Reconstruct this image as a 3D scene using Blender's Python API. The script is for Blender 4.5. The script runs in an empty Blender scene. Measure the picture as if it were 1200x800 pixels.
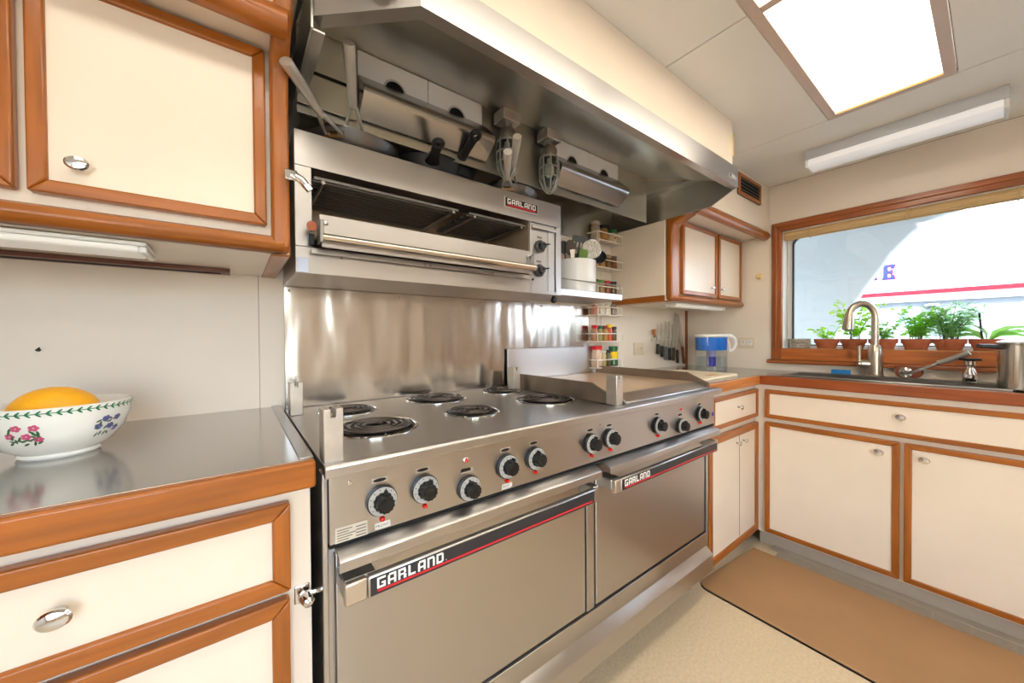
import bpy, bmesh, math, random
from mathutils import Vector, Matrix
random.seed(7)
SC = bpy.context.scene
COL = SC.collection
PI = math.pi

# ------------------------------------------------------------------ camera
CAM_Z = 1.125
yaw, pitch, roll, FPX = math.radians(52.870), math.radians(-0.702), math.radians(-0.3715), 427.46
fw = Vector((math.cos(yaw)*math.cos(pitch), math.sin(yaw)*math.cos(pitch), math.sin(pitch)))
rt = Vector((math.sin(yaw), -math.cos(yaw), 0)); up = rt.cross(fw)
rt, up = rt*math.cos(roll)+up*math.sin(roll), up*math.cos(roll)-rt*math.sin(roll)
cd = bpy.data.cameras.new('camera'); cam = bpy.data.objects.new('camera', cd); COL.objects.link(cam)
cd.sensor_fit = 'HORIZONTAL'; cd.sensor_width = 36; cd.lens = 36*FPX/1200; cd.clip_start = .01
m3 = Matrix((rt, up, -fw)).transposed()
cam.matrix_world = Matrix.Translation((0, 0, CAM_Z)) @ m3.to_4x4()
SC.camera = cam

# ------------------------------------------------------------------ world, sun, exposure
w = bpy.data.worlds.new('world'); SC.world = w; w.use_nodes = True
nt = w.node_tree; bg = nt.nodes['Background']
sky = nt.nodes.new('ShaderNodeTexSky'); sky.sky_type = 'NISHITA'; sky.sun_disc = False
sky.sun_elevation = math.radians(48); sky.sun_rotation = math.radians(250)
hz = nt.nodes.new('ShaderNodeMix'); hz.data_type = 'RGBA'; hz.inputs[0].default_value = .55      # hazy bright sky
nt.links.new(sky.outputs[0], hz.inputs[6]); hz.inputs[7].default_value = (.86, .94, 1, 1)
nt.links.new(hz.outputs[2], bg.inputs[0]); bg.inputs[1].default_value = 3.6
sd = bpy.data.lights.new('sun', 'SUN'); sd.energy = 8.0; sd.angle = math.radians(.6); sd.color = (1, .97, .92)
sun = bpy.data.objects.new('sun', sd); COL.objects.link(sun)
sun.rotation_euler = Vector((.62, .16, -.70)).to_track_quat('-Z', 'Y').to_euler()
sun.location = (-4, 0, 8)
SC.view_settings.view_transform = 'Standard'; SC.view_settings.look = 'None'
SC.view_settings.gamma = 1; SC.view_settings.use_curve_mapping = False
SC.view_settings.exposure = -0.08
CEIL_LAMP = 2.3        # ceiling panel diffuser
TUBE_LAMP = 14.0       # the tubes above the diffuser

# ------------------------------------------------------------------ materials
def srgb(r, g, b):
    f = lambda c: (c/255/12.92) if c <= 10.3 else ((c/255+.055)/1.055)**2.4
    return (f(r), f(g), f(b), 1)
MATS = {}
def mat(name, col, rough=.5, metal=0., noise=0., nscale=30., nstretch=(1, 1, 1), bump=0., bscale=80., bstretch=(1, 1, 1),
        spec=.5, trans=0., ior=1.45, emit=0., coat=0., rvar=0., ecol=None, alpha=1., detail=3., aniso=0., tan=(0, .6, .8)):
    if name in MATS: return MATS[name]
    m = bpy.data.materials.new(name); m.use_nodes = True; t = m.node_tree; b = t.nodes['Principled BSDF']
    c = srgb(*col); b.inputs['Base Color'].default_value = c
    b.inputs['Roughness'].default_value = rough; b.inputs['Metallic'].default_value = metal
    b.inputs['Specular IOR Level'].default_value = spec; b.inputs['IOR'].default_value = ior
    b.inputs['Transmission Weight'].default_value = trans; b.inputs['Coat Weight'].default_value = coat
    b.inputs['Coat Roughness'].default_value = .12; b.inputs['Alpha'].default_value = alpha
    if aniso:                                  # brushed metal: reflections smear across the grain
        b.inputs['Anisotropic'].default_value = aniso; cv = t.nodes.new('ShaderNodeCombineXYZ')
        for k in range(3): cv.inputs[k].default_value = tan[k]
        t.links.new(cv.outputs[0], b.inputs['Tangent'])
    if emit:
        b.inputs['Emission Color'].default_value = srgb(*(ecol or col)); b.inputs['Emission Strength'].default_value = emit
    def noise_tex(sc, st):
        tc = t.nodes.new('ShaderNodeTexCoord'); mp = t.nodes.new('ShaderNodeMapping'); mp.inputs['Scale'].default_value = st
        n = t.nodes.new('ShaderNodeTexNoise'); n.inputs['Scale'].default_value = sc; n.inputs['Detail'].default_value = detail
        t.links.new(tc.outputs['Object'], mp.inputs['Vector']); t.links.new(mp.outputs[0], n.inputs['Vector']); return n
    if noise or rvar:
        n = noise_tex(nscale, nstretch)
        if noise:
            r = t.nodes.new('ShaderNodeValToRGB'); r.color_ramp.elements[0].position = .3; r.color_ramp.elements[1].position = .7
            r.color_ramp.elements[0].color = tuple(max(0, x*(1-noise)) for x in c[:3])+(1,)
            r.color_ramp.elements[1].color = tuple(min(1, x*(1+noise*.6)) for x in c[:3])+(1,)
            t.links.new(n.outputs['Fac'], r.inputs[0]); t.links.new(r.outputs[0], b.inputs['Base Color'])
        if rvar:
            mr = t.nodes.new('ShaderNodeMapRange'); mr.inputs[1].default_value = .3; mr.inputs[2].default_value = .7
            mr.inputs[3].default_value = rough-rvar; mr.inputs[4].default_value = rough+rvar
            t.links.new(n.outputs['Fac'], mr.inputs[0]); t.links.new(mr.outputs[0], b.inputs['Roughness'])
    if bump:
        n = noise_tex(bscale, bstretch); bp = t.nodes.new('ShaderNodeBump'); bp.inputs['Strength'].default_value = 1
        bp.inputs['Distance'].default_value = bump
        t.links.new(n.outputs['Fac'], bp.inputs['Height']); t.links.new(bp.outputs[0], b.inputs['Normal'])
    MATS[name] = m; return m
def wood(ax, col=(164, 92, 22), nm='wood'):
    st = {'x': (2.2, 30, 30), 'y': (30, 2.2, 30), 'z': (30, 30, 2.2)}[ax]
    return mat(nm+'_'+ax, col, .36, noise=.26, nscale=2.2, nstretch=st, coat=.35, bump=.0004, bscale=3, bstretch=st)
CREAM = mat('cream_laminate', (236, 222, 204), .24, noise=.03, nscale=6)
WALLM = mat('cream_wall', (234, 223, 210), .45, noise=.03, nscale=3, bump=.0006, bscale=4)
CEILM = mat('ceiling_laminate', (238, 236, 231), .5, noise=.02, nscale=3)
STEEL = mat('brushed_steel', (190, 188, 187), .30, 1, aniso=.75, noise=.025, nscale=1.5, nstretch=(1, 1, 2), detail=0)
STEELX = mat('brushed_steel_x', (190, 188, 187), .30, 1, aniso=.75, noise=.025, nscale=1.5, nstretch=(1, 2, 2), detail=0)
STEELD = mat('dull_steel', (150, 146, 140), .38, 1, noise=.15, nscale=5, rvar=.08)
SPLASHM = mat('rippled_steel', (196, 190, 184), .2, 1, noise=.03, nscale=4, bump=.011, bscale=4.2, bstretch=(2.6, 1, .7), detail=1.2)
HOODM = mat('hood_steel', (204, 203, 196), .33, 1, noise=.12, nscale=2, detail=1)
WORKM = mat('worktop_steel', (184, 180, 175), .17, 1)
CHROME = mat('chrome', (215, 215, 215), .08, 1)
NICKEL = mat('brushed_nickel', (200, 190, 176), .28, 1)
BLACK = mat('black_enamel', (18, 18, 19), .35)
IRON = mat('cast_iron', (30, 30, 31), .48, bump=.0004, bscale=300)
COIL = mat('burner_coil', (84, 77, 73), .36, .6)
PANM = mat('carbon_steel', (118, 116, 115), .32, .85, noise=.2, nscale=14)
DARK = mat('dark_gap', (16, 15, 14), .8)
WHITE = mat('white_plastic', (238, 238, 236), .35)
WHITEP = mat('white_paint', (236, 237, 238), .4)
RED = mat('red_print', (205, 32, 42), .4)
REDL = mat('red_lamp', (214, 40, 18), .25)
GREYW = mat('grey_enamel', (196, 196, 194), .4)

# ------------------------------------------------------------------ mesh helpers
OFF = {}
class MB:
    def __init__(s): s.v = []; s.f = []; s.sm = []
    def add(s, vs, fs, smooth=False):
        k = len(s.v); s.v += [tuple(p) for p in vs]; s.f += [tuple(i+k for i in f) for f in fs]; s.sm += [smooth]*len(fs); return s
    def box(s, x0, x1, y0, y1, z0, z1):
        x0, x1 = sorted((x0, x1)); y0, y1 = sorted((y0, y1)); z0, z1 = sorted((z0, z1))
        return s.add([(x, y, z) for x in (x0, x1) for y in (y0, y1) for z in (z0, z1)],
                     [(0, 1, 3, 2), (4, 6, 7, 5), (0, 4, 5, 1), (2, 3, 7, 6), (0, 2, 6, 4), (1, 5, 7, 3)])
    def prism(s, poly, a, b, fn):
        n = len(poly)
        return s.add([fn(p[0], p[1], a) for p in poly]+[fn(p[0], p[1], b) for p in poly],
                     [tuple(range(n))[::-1], tuple(range(n, 2*n))]+[(i, (i+1) % n, (i+1) % n+n, i+n) for i in range(n)])
    def tube(s, pts, r, n=8, closed=False, flat=None):
        pts = [Vector(p) for p in pts]; N = len(pts); rs = r if isinstance(r, (list, tuple)) else [r]*N
        rings = []; pn = None
        for i, p in enumerate(pts):
            if closed: d = pts[(i+1) % N]-pts[i-1]
            else: d = pts[min(i+1, N-1)]-pts[max(i-1, 0)]
            d = d.normalized() if d.length else Vector((0, 0, 1))
            if pn is None:
                h = Vector((0, 0, 1)) if abs(d.z) < .9 else Vector((1, 0, 0)); pn = (h-d*h.dot(d)).normalized()
            else:
                q = pn-d*pn.dot(d); pn = q.normalized() if q.length > 1e-6 else pn
            bn = d.cross(pn)
            fa, fb = flat if flat else (1, 1)
            rings.append([p+pn*math.cos(2*PI*k/n)*rs[i]*fa+bn*math.sin(2*PI*k/n)*rs[i]*fb for k in range(n)])
        vs = [q for rg in rings for q in rg]; fs = []
        for i in range(N if closed else N-1):
            j = (i+1) % N
            fs += [(i*n+k, i*n+(k+1) % n, j*n+(k+1) % n, j*n+k) for k in range(n)]
        if not closed: fs += [tuple(range(n))[::-1], tuple(range((N-1)*n, N*n))]
        return s.add(vs, fs, True)
    def lathe(s, prof, o=(0, 0, 0), d=(0, 0, 1), n=24, sc=(1, 1)):
        d = Vector(d).normalized(); o = Vector(o)
        if abs(d.z) > .9: a = Vector((1, 0, 0)); b = d.cross(a).normalized(); a = b.cross(d)
        else: b = Vector((0, 0, 1)); b = (b-d*b.dot(d)).normalized(); a = b.cross(d)
        vs = []; fs = []; N = len(prof)
        for r, h in prof:
            r = max(r, 1e-5)
            vs += [o+d*h+a*math.cos(2*PI*k/n)*r*sc[0]+b*math.sin(2*PI*k/n)*r*sc[1] for k in range(n)]
        for i in range(N-1):
            fs += [(i*n+k, i*n+(k+1) % n, (i+1)*n+(k+1) % n, (i+1)*n+k) for k in range(n)]
        fs += [tuple(range(n))[::-1], tuple(range((N-1)*n, N*n))]
        return s.add(vs, fs, True)
    def cyl(s, o, d, r, h, n=20): return s.lathe([(r, 0), (r, h)], o, d, n)
    def mesh(s, off=Vector((0, 0, 0)), ang=35):
        bm = bmesh.new(); vv = [bm.verts.new(Vector(p)-off) for p in s.v]
        for f, q in zip(s.f, s.sm):
            try: bm.faces.new([vv[i] for i in f])
            except ValueError: pass
        bmesh.ops.remove_doubles(bm, verts=bm.verts, dist=1e-6)
        bmesh.ops.recalc_face_normals(bm, faces=bm.faces)
        me = bpy.data.meshes.new('mesh'); bm.to_mesh(me); bm.free()
        me.polygons.foreach_set('use_smooth', [True]*len(me.polygons)); me.set_sharp_from_angle(angle=math.radians(ang)); return me
    def build(s, name, m, parent=None, bevel=0., seg=2, ang=35):
        off = OFF.get(parent, Vector((0, 0, 0))) if parent else Vector((0, 0, 0))
        me = s.mesh(off, ang); me.name = name; me.materials.append(m)
        o = bpy.data.objects.new(name, me); COL.objects.link(o)
        if parent: o.parent = parent
        OFF[o] = off
        if bevel:
            md = o.modifiers.new('bevel', 'BEVEL'); md.width = bevel; md.segments = seg; md.limit_method = 'ANGLE'; md.angle_limit = math.radians(40)
            md.harden_normals = False
        return o
def thing(name, label, cat, loc=(0, 0, 0), group=None, local=False, rot=None):
    o = bpy.data.objects.new(name, None); COL.objects.link(o); o.location = loc; o.empty_display_size = .05
    o['label'] = label; o['category'] = cat
    if group: o['group'] = group
    if rot: o.rotation_euler = rot
    OFF[o] = Vector((0, 0, 0)) if local else Vector(loc); return o
def tag(o, label, cat, group=None):
    o['label'] = label; o['category'] = cat
    if group: o['group'] = group
    return o
def struct(o, label=None):
    o['kind'] = 'structure'
    if label: o['label'] = label
    return o
def inst(src, name, parent, loc=(0, 0, 0)):
    o = src.copy(); o.name = name; COL.objects.link(o); o.parent = parent; o.location = loc; return o
BX = lambda *a: MB().box(*a)
FY = lambda f: (lambda u, z, d: (u, f-d, z))       # face in a plane y=f looking to -y
FX = lambda f: (lambda u, z, d: (f-d, u, z))       # face in a plane x=f looking to -x
def text_mb(txt, size, fn, depth=.0006, bold=.0, sx=1., base=0.):
    """lettering: 2D glyph outlines turned into thin mesh through fn(u, z, d)"""
    cu = bpy.data.curves.new('txt', 'FONT'); cu.body = txt; cu.size = size; cu.offset = bold; cu.resolution_u = 3; cu.fill_mode = 'FRONT'
    o = bpy.data.objects.new('txt', cu); me = o.to_mesh()
    mb = MB(); vs = [v.co.copy() for v in me.vertices]
    if vs:
        x0 = min(v.x for v in vs); x1 = max(v.x for v in vs); y0 = min(v.y for v in vs)
        mb.add([fn((v.x-x0)*sx, v.y-y0, depth) for v in vs], [tuple(p.vertices) for p in me.polygons])
        mb.w = (x1-x0)*sx
    o.to_mesh_clear(); bpy.data.objects.remove(o); bpy.data.curves.remove(cu); return mb

GLY = {'G': [(0, 0, .24, 1), (.24, .8, 1, 1), (.24, 0, 1, .2), (.74, .2, 1, .52), (.52, .36, .74, .52)], 'A': [(0, 0, .26, .86), (.14, .8, 1, 1), (.74, 0, 1, .8), (.26, .28, .74, .46)],
       'R': [(0, 0, .26, 1), (.26, .8, .92, 1), (.70, .5, .96, .8), (.26, .38, .86, .54), (.66, 0, 1, .38)], 'L': [(0, 0, .28, 1), (.28, 0, .92, .2)],
       'N': [(0, 0, .26, 1), (.26, .8, .9, 1), (.74, 0, 1, .86)], 'D': [(0, 0, .26, 1), (.26, .8, .86, 1), (.26, 0, .86, .2), (.74, .1, 1, .9)]}
def block_text(txt, x, z, h, pitch, fn, d):
    m = MB(); wd = pitch*.80
    for i, c in enumerate(txt):
        for a, b, e, f in GLY[c]:
            m.prism([(x+i*pitch+a*wd, z+b*h), (x+i*pitch+e*wd, z+b*h), (x+i*pitch+e*wd, z+f*h), (x+i*pitch+a*wd, z+f*h)], d-.0003, d, fn)
    return m

# ------------------------------------------------------------------ dimensions
YB, XR, ZC = 1.345, 2.62, 2.03       # range wall, window wall, ceiling
XL, YF = -1.30, -1.75                # the walls behind the camera
CT = .915                            # worktop height

# ================================================================== ROOM SHELL
FLOORM = mat('cream_vinyl', (228, 208, 174), .32, noise=.1, nscale=95, detail=6)
struct(BX(XL-.1, XR+.1, YF-.1, YB+.1, -.05, 0).build('floor', FLOORM), 'cream speckled vinyl floor')
wb = struct(BX(XL-.1, XR+.25, YB+.004, YB+.1, 0, 2.3).build('wall_back', DARK), 'cream laminate wall behind the range')
for a, b in ((XL, .0558), (.057, 1.62), (1.621, XR)):
    BX(a, b, YB, YB+.006, 0, ZC).build('wall_panel', WALLM, wb)
# window wall with its opening
WY0, WY1, WZ0, WZ1 = -.80, .768, 1.03, 1.745
wr = MB()
wr.box(XR, XR+.10, YF, WY0, 0, ZC); wr.box(XR, XR+.10, WY1, YB, 0, ZC)
wr.box(XR, XR+.10, WY0, WY1, 0, WZ0); wr.box(XR, XR+.10, WY0, WY1, WZ1, ZC)
struct(wr.build('wall_right', WALLM), 'cream wall around the galley window')
struct(BX(XL-.1, XL, YF, YB, 0, ZC).build('wall_left', WALLM))
# rear wall with an added, unseen window opening that lets fill daylight in
wf = MB(); wf.box(XL, -1.2, YF-.1, YF, 0, ZC); wf.box(.25, XR, YF-.1, YF, 0, ZC); wf.box(-1.2, .25, YF-.1, YF, 0, .45); wf.box(-1.2, .25, YF-.1, YF, 1.85, ZC)
struct(wf.build('wall_front', WALLM))
w2 = struct(MB().box(-1.26, -1.2, YF, YF+.02, .39, 1.91).box(.25, .31, YF, YF+.02, .39, 1.91).box(-1.2, .25, YF, YF+.02, .39, .45).box(-1.2, .25, YF, YF+.02, 1.85, 1.91).box(-.5, -.45, YF-.04, YF+.01, .45, 1.85).build('window_2', wood('x')))

# ceiling: laminate panels with thin dark joints, and the soffits
ce = struct(BX(XL-.1, XR+.1, YF-.1, YB+.1, ZC+.0125, ZC+.05).build('ceiling', DARK), 'off-white panelled ceiling')
g = .0022
LX0, LX1, LY0, LY1 = -.47, 2.003, .081, .425
L2Y0, L2Y1 = -1.15, -.806            # added fill-light fixture, unseen behind the camera
def cpanel(x0, x1, y0, y1): BX(x0+g, x1-g, y0+g, y1-g, ZC, ZC+.012).build('ceiling_panel', CEILM, ce, .0012, 1)
cpanel(2.005, XR, YF, YB)
for a, b in ((1.168, 2.005), (.36, 1.168), (-.47, .36), (XL, -.47)): cpanel(a, b, LY1, YB)
for a, b in ((1.168, 2.005), (.36, 1.168), (-.47, .36), (XL, -.47)): cpanel(a, b, L2Y1, LY0); cpanel(a, b, YF, L2Y0)
cpanel(XL, LX0, LY0, LY1); cpanel(XL, LX0, L2Y0, L2Y1)
HY = .671                              # hood and soffit front
so = struct(MB().box(.10, 1.69, HY+.002, HY+.02, 1.849, ZC).box(1.675, 1.69, HY+.02, YB-.001, 1.849, ZC).box(.10, .115, HY+.02, YB-.001, 1.849, ZC).build('wall_soffit', CREAM, None, .002), 'cream soffit panel above the steel range hood')
ty = struct(BX(1.6905, 1.73, HY+.012, HY+.03, 1.90, 1.995).build('trim_1', mat('pale_yellow_wood', (226, 190, 96), .5, noise=.1, nscale=20), None, .002), 'pale yellow wood strip at the end of the hood soffit')

# ================================================================== frame-and-panel fronts
KNOBP = [(.0065, 0), (.0065, .004), (.005, .010), (.009, .0155), (.0135, .019), (.0145, .023), (.012, .0265), (.006, .028), (.001, .0283)]
def knob(parent, pos, d, s=1., wide=1.12):
    return MB().lathe([(r*s, h*s) for r, h in KNOBP], pos, d, 20, (wide, .9)).build('knob', CHROME, parent)
def front(parent, name, F, u0, u1, z0, z1, ax, fwid=.024, th=.018, raise_=.004, knobs=(), ks=1.):
    """a drawer or door front: laminate panel edged with four mitred wood rails; F(u,z,d)"""
    p = MB().prism([(u0+.004, z0+.004), (u1-.004, z0+.004), (u1-.004, z1-.004), (u0+.004, z1-.004)], 0, th-.003, F).build(name, CREAM, parent)
    i0, i1, j0, j1 = u0+fwid, u1-fwid, z0+fwid, z1-fwid; e = .0003
    for poly, a in (([(u0, z0), (u1, z0), (i1, j0), (i0, j0)], ax), ([(u0, z1), (i0, j1), (i1, j1), (u1, z1)], ax),
                    ([(u0, z0+e), (i0, j0+e), (i0, j1-e), (u0, z1-e)], 'z'), ([(u1, z0+e), (u1, z1-e), (i1, j1-e), (i1, j0+e)], 'z')):
        MB().prism(poly, .001, th+raise_, F).build('frame_rail', wood(a), p, .0035, 3)
    d = Vector(F(0, 0, 1))-Vector(F(0, 0, 0))
    for ku, kz in knobs: knob(p, F(ku, kz, th-.003), d, ks)
    return p

# ---- left base cabinet and its worktop
LB = thing('base_cabinet', 'cream base cabinet with wood-framed drawers left of the range', 'cabinet', (-.55, 1.03, 0))
BX(XL, .103, .74, YB-.002, .09, .868).build('body', CREAM, LB, .001)
BX(XL, .103, .80, YB-.01, 0, .09).build('toe_kick', GREYW, LB)
FL = FY(.74)
front(LB, 'drawer', FL, -.50, .070, .696, .846, 'x', .026, knobs=[(-.185, .777)])
front(LB, 'drawer', FL, -.50, .068, .10, .683, 'x', .026, knobs=[(-.215, .60)])
front(LB, 'drawer', FL, -1.12, -.52, .696, .846, 'x', .026, knobs=[(-.82, .772)])
front(LB, 'drawer', FL, -1.12, -.52, .10, .683, 'x', .026, knobs=[(-.82, .60)])
def hold_latch(par, o):
    o = Vector(o)
    l = MB().box(o.x-.012, o.x+.012, o.y, o.y+.004, o.z-.016, o.z+.016).build('latch', CHROME, par, .002)
    MB().lathe([(.004, 0), (.009, .006), (.011, .016), (.009, .03), (.004, .034)], o+Vector((0, 0, 0)), (.25, -1, -.05), 16).build('latch_catch', CHROME, l)
    MB().tube([o+Vector((0, -.008, .004)), o+Vector((.018, -.014, .006)), o+Vector((.03, -.012, .004))], .0045, 8).build('latch_arm', CHROME, l)
hold_latch(LB, (.088, .738, .672))
LW = thing('worktop', 'stainless worktop with a thick wood front edge left of the range', 'worktop', (-.55, 1.03, .868))
BX(XL, .107, .722, YB-.001, .889, CT).build('steel_top', WORKM, LW, .0015)
BX(.085, .107, .724, YB-.003, CT, CT+.0025).build('raised_edge', STEEL, LW, .001)
BX(XL, .107, .699, .7215, .870, CT+.001).build('wood_edge', wood('x'), LW, .005, 3)
BX(XL, .103, .7225, YB-.003, .869, .8885).build('substrate', CREAM, LW)

# ---- upper cabinets (left and right of the hood): same profile, door face, flared cove and soffit
def bullnose(pts, r, m, parent, name='wood_trim', n=14): return MB().tube(pts, r, n).build(name, m, parent)
def upper(root, x0, x1, yf, doors, endx, zb=1.313, zt=1.738, ys=.834, inner=+1, trimw=.034):
    """inner: side of the exposed wooden end edge (+1 at x1, -1 at x0)"""
    BX(x0, x1, yf, YB-.002, zb, zt+.03).build('body', CREAM, root, .001)
    cv = MB().prism([(yf, zt+.004), (ys+.03, zt+.012), (ys+.002, zt+.035), (ys+.002, ZC-.001), (yf, ZC-.001)], x0, x1, lambda y, z, x: (x, y, z))
    cv.build('soffit_panel', CREAM, root, .001)
    e = x1 if inner > 0 else x0; s = -inner
    # rounded front edge of the soffit and of the bottom
    a0, a1 = (x0, x1-.01) if inner > 0 else (x0+.01, x1)
    MB().tube([(a0, ys+.022, zt+.012), (a1, ys+.022, zt+.012)], .027, 18).build('wood_trim', wood('x'), root)
    MB().prism([(yf+.012, zb), (yf-.012, zb), (yf-.022, zb+.006), (yf-.027, zb+.016), (yf-.022, zb+.028), (yf-.012, zb+.034), (yf+.012, zb+.034)], a0, a1, lambda y, z, x: (x, y, z)).build('wood_trim', wood('x'), root, .003)
    # the wooden end edge, running up the front corner and flaring out to the soffit
    o0, o1 = e, e+s*trimw
    prof = [(yf-.012, zb), (yf-.024, zb+.012), (yf-.026, zb+.03), (yf-.026, zt-.09), (yf-.036, zt-.04), (ys+.03, zt+.004), (ys+.002, zt+.022), (ys-.004, zt+.045), (ys-.004, zt+.09),
            (ys+.035, zt+.085), (yf+.012, zt+.02), (yf+.012, zb)]
    MB().prism(prof, o0, o1, lambda y, z, x: (x, y, z)).build('end_edge', wood('z'), root, .006, 2)
    BX(o0-s*.004, o1, yf+.0125, YB-.004, zb-.003, zb+.028).build('wood_trim', wood('y'), root, .004)
    pass
    BX(e, e-s*.0032, yf+.0125, YB-.004, zb+.031, zt+.03).build('end_panel', CREAM, root)
    for d in doors: front(root, 'door', FY(yf), *d[:4], 'x', .022, knobs=[d[4]], ks=.9 if d[1] < .2 else .75)
UL = thing('wall_cabinet', 'cream wall cabinet with wood-framed doors above the fruit bowl', 'cabinet', (-.5, 1.15, 1.313))
upper(UL, XL, .098, .955, [(-.264, .056, 1.366, 1.735, (-.207, 1.418)), (-.62, -.276, 1.366, 1.735, (-.33, 1.418)), (-.98, -.632, 1.366, 1.735, (-.9, 1.418))], None, inner=+1)
l2 = MB().box(.088, .112, .918, .922, 1.468, 1.49).build('latch', CHROME, UL, .002)
MB().tube([(.103, .914, 1.482), (.118, .905, 1.466), (.134, .905, 1.448)], [.006, .009, .008], 10).build('latch_arm', CHROME, l2)
UR = thing('wall_cabinet', 'small cream wall cabinet with two framed doors beside the window', 'cabinet', (2.18, 1.16, 1.306))
upper(UR, 1.745, XR-.003, 1.0, [(1.862, 2.256, 1.345, 1.722, (2.19, 1.40)), (2.276, 2.597, 1.345, 1.722, (2.315, 1.40))], None, zb=1.306, zt=1.725, inner=-1, trimw=.07)
# louvre in the soffit of the right cabinet
V = FY(.834); vp = MB().prism([(2.15, 1.885), (2.455, 1.885), (2.455, 1.998), (2.15, 1.998)], .0, .003, V).build('vent', DARK, UR)
for poly in ([(2.15, 1.885), (2.455, 1.885), (2.437, 1.903), (2.168, 1.903)], [(2.15, 1.998), (2.168, 1.98), (2.437, 1.98), (2.455, 1.998)],
             [(2.15, 1.885), (2.168, 1.903), (2.168, 1.98), (2.15, 1.998)], [(2.455, 1.885), (2.455, 1.998), (2.437, 1.98), (2.437, 1.903)]):
    MB().prism(poly, .002, .012, V).build('vent_frame', wood('x'), vp, .002)
for k in range(4):
    z = 1.911+k*.0185
    MB().prism([(.002, z+.010), (.012, z), (.013, z+.002), (.003, z+.012)], 2.169, 2.436, lambda d, z_, x: (x, .834-d, z_)).build('slat', mat('grey_slat', (120, 120, 122), .4, .5), vp)
# under-cabinet fluorescent lights
def under_light(name, label, x0, x1, y0, y1, zt, em):
    t = thing(name, label, 'light', ((x0+x1)/2, (y0+y1)/2, zt-.02), 'under-cabinet lights')
    BX(x0, x1, y0, y1, zt-.008, zt-.0005).build('housing', WHITE, t, .002)
    MB().prism([(y0+.006, zt-.008), (y0+.012, zt-.019), (y1-.012, zt-.019), (y1-.006, zt-.008)], x0+.012, x1-.012, lambda y, z, x: (x, y, z)).build('diffuser', mat('lamp_diffuser_'+name, (250, 248, 242), .4, emit=em), t, .004)
    for a, b in ((x0, x0+.0115), (x1-.0115, x1)): BX(a, b, y0+.004, y1-.004, zt-.020, zt-.0085).build('end_cap', WHITE, t, .003)
under_light('under_cabinet_light', 'white strip light under the wall cabinet above the fruit bowl', -.75, -.135, .985, 1.09, 1.312, .15)
under_light('under_cabinet_light', 'white strip light under the small cabinet beside the window', 1.90, 2.50, 1.035, 1.105, 1.305, 12.0)
tr = thing('rail_track', 'dark red-brown slotted track under the wall cabinet above the fruit bowl', 'track', (-.5, 1.27, 1.303))
BX(-1.1, -.01, 1.24, 1.30, 1.303, 1.3125).build('track', mat('red_brown_track', (104, 58, 40), .4), tr, .001)
BX(-1.1, -.03, 1.262, 1.282, 1.3022, 1.3029).build('slot', DARK, tr)
hk = thing('wall_hook', 'tiny dark screw hook in the cream wall left of the range', 'hook', (-.367, YB, 1.102))
MB().cyl((-.367, YB, 1.102), (0, -1, 0), .004, .002, 10).build('plate', BLACK, hk)
MB().tube([(-.367, YB-.001, 1.102), (-.367, YB-.014, 1.102), (-.364, YB-.018, 1.104), (-.361, YB-.016, 1.108)], .0016, 6).build('hook_wire', BLACK, hk)

# ---- right base cabinets
RB = thing('base_cabinet', 'narrow cream base cabinet with drawer and double door between range and corner', 'cabinet', (1.92, 1.04, 0))
BX(1.628, 2.199, .766, YB-.002, .085, .868).build('body', CREAM, RB, .001)
BX(1.64, 2.199, .83, YB-.01, 0, .085).build('toe_kick', GREYW, RB)
FR = FY(.766)
front(RB, 'drawer', FR, 1.676, 2.188, .700, .846, 'x', .02, knobs=[(1.945, .778)], ks=.9)
dd = front(RB, 'double_door', FR, 1.64, 2.19, .100, .672, 'x', .034, knobs=[(1.93, .605), (2.005, .605)], ks=.8)
MB().prism([(1.964, .14), (1.9665, .14), (1.9665, .636), (1.964, .636)], .0152, .0158, FR).build('door_gap', DARK, dd)
SB = thing('base_cabinet', 'long cream sink base cabinet with wood-framed doors below the window', 'cabinet', (2.41, -.2, 0))
MB().box(2.2, XR-.003, YF+.002, .7655, .095, .70).box(2.2, 2.235, YF+.002, .7655, .70, .868).box(2.235, XR-.003, YF+.002, -.2, .70, .868).box(2.235, XR-.003, .70, .7655, .70, .868).build('body', CREAM, SB)
FS = FX(2.2)
front(SB, 'false_drawer_front', FS, -.262, .714, .700, .846, 'y', .02, knobs=[(.229, .785)])
front(SB, 'door', FS, .232, .714, .107, .680, 'y', .022, knobs=[(.292, .626)])
front(SB, 'door', FS, -.262, .219, .107, .680, 'y', .022, knobs=[(.163, .626)])
front(SB, 'door', FS, -.76, -.275, .107, .846, 'y', .022, knobs=[(-.33, .75)])
front(SB, 'door', FS, -1.26, -.773, .107, .846, 'y', .022, knobs=[(-.83, .75)])
BX(2.27, XR-.003, YF+.002, .765, 0, .0945).build('toe_kick', mat('grey_toe_kick', (194, 182, 164), .4, noise=.06, nscale=12), SB)
BX(2.225, 2.2695, YF+.002, .70, 0, .011).build('toe_ledge', mat('grey_toe_kick', (186, 180, 170), .4), SB, .002)
GRL = mat('grille_bronze', (186, 174, 156), .4, .2)
gr = thing('floor_grille', 'long slim steel floor grille between mat and sink cabinet', 'grille', (2.195, -.2, 0))
BX(2.16, 2.2245, -1.3, .665, .0005, .003).build('recess', DARK, gr)
for k in range(6): BX(2.163+k*.0108, 2.1690+k*.0108, -1.298, .663, .003, .009).build('slat', GRL, gr)
for k in range(20): BX(2.161, 2.2235, .628-k*.098, .633-k*.098, .003, .0095).build('crossbar', GRL, gr)

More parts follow.
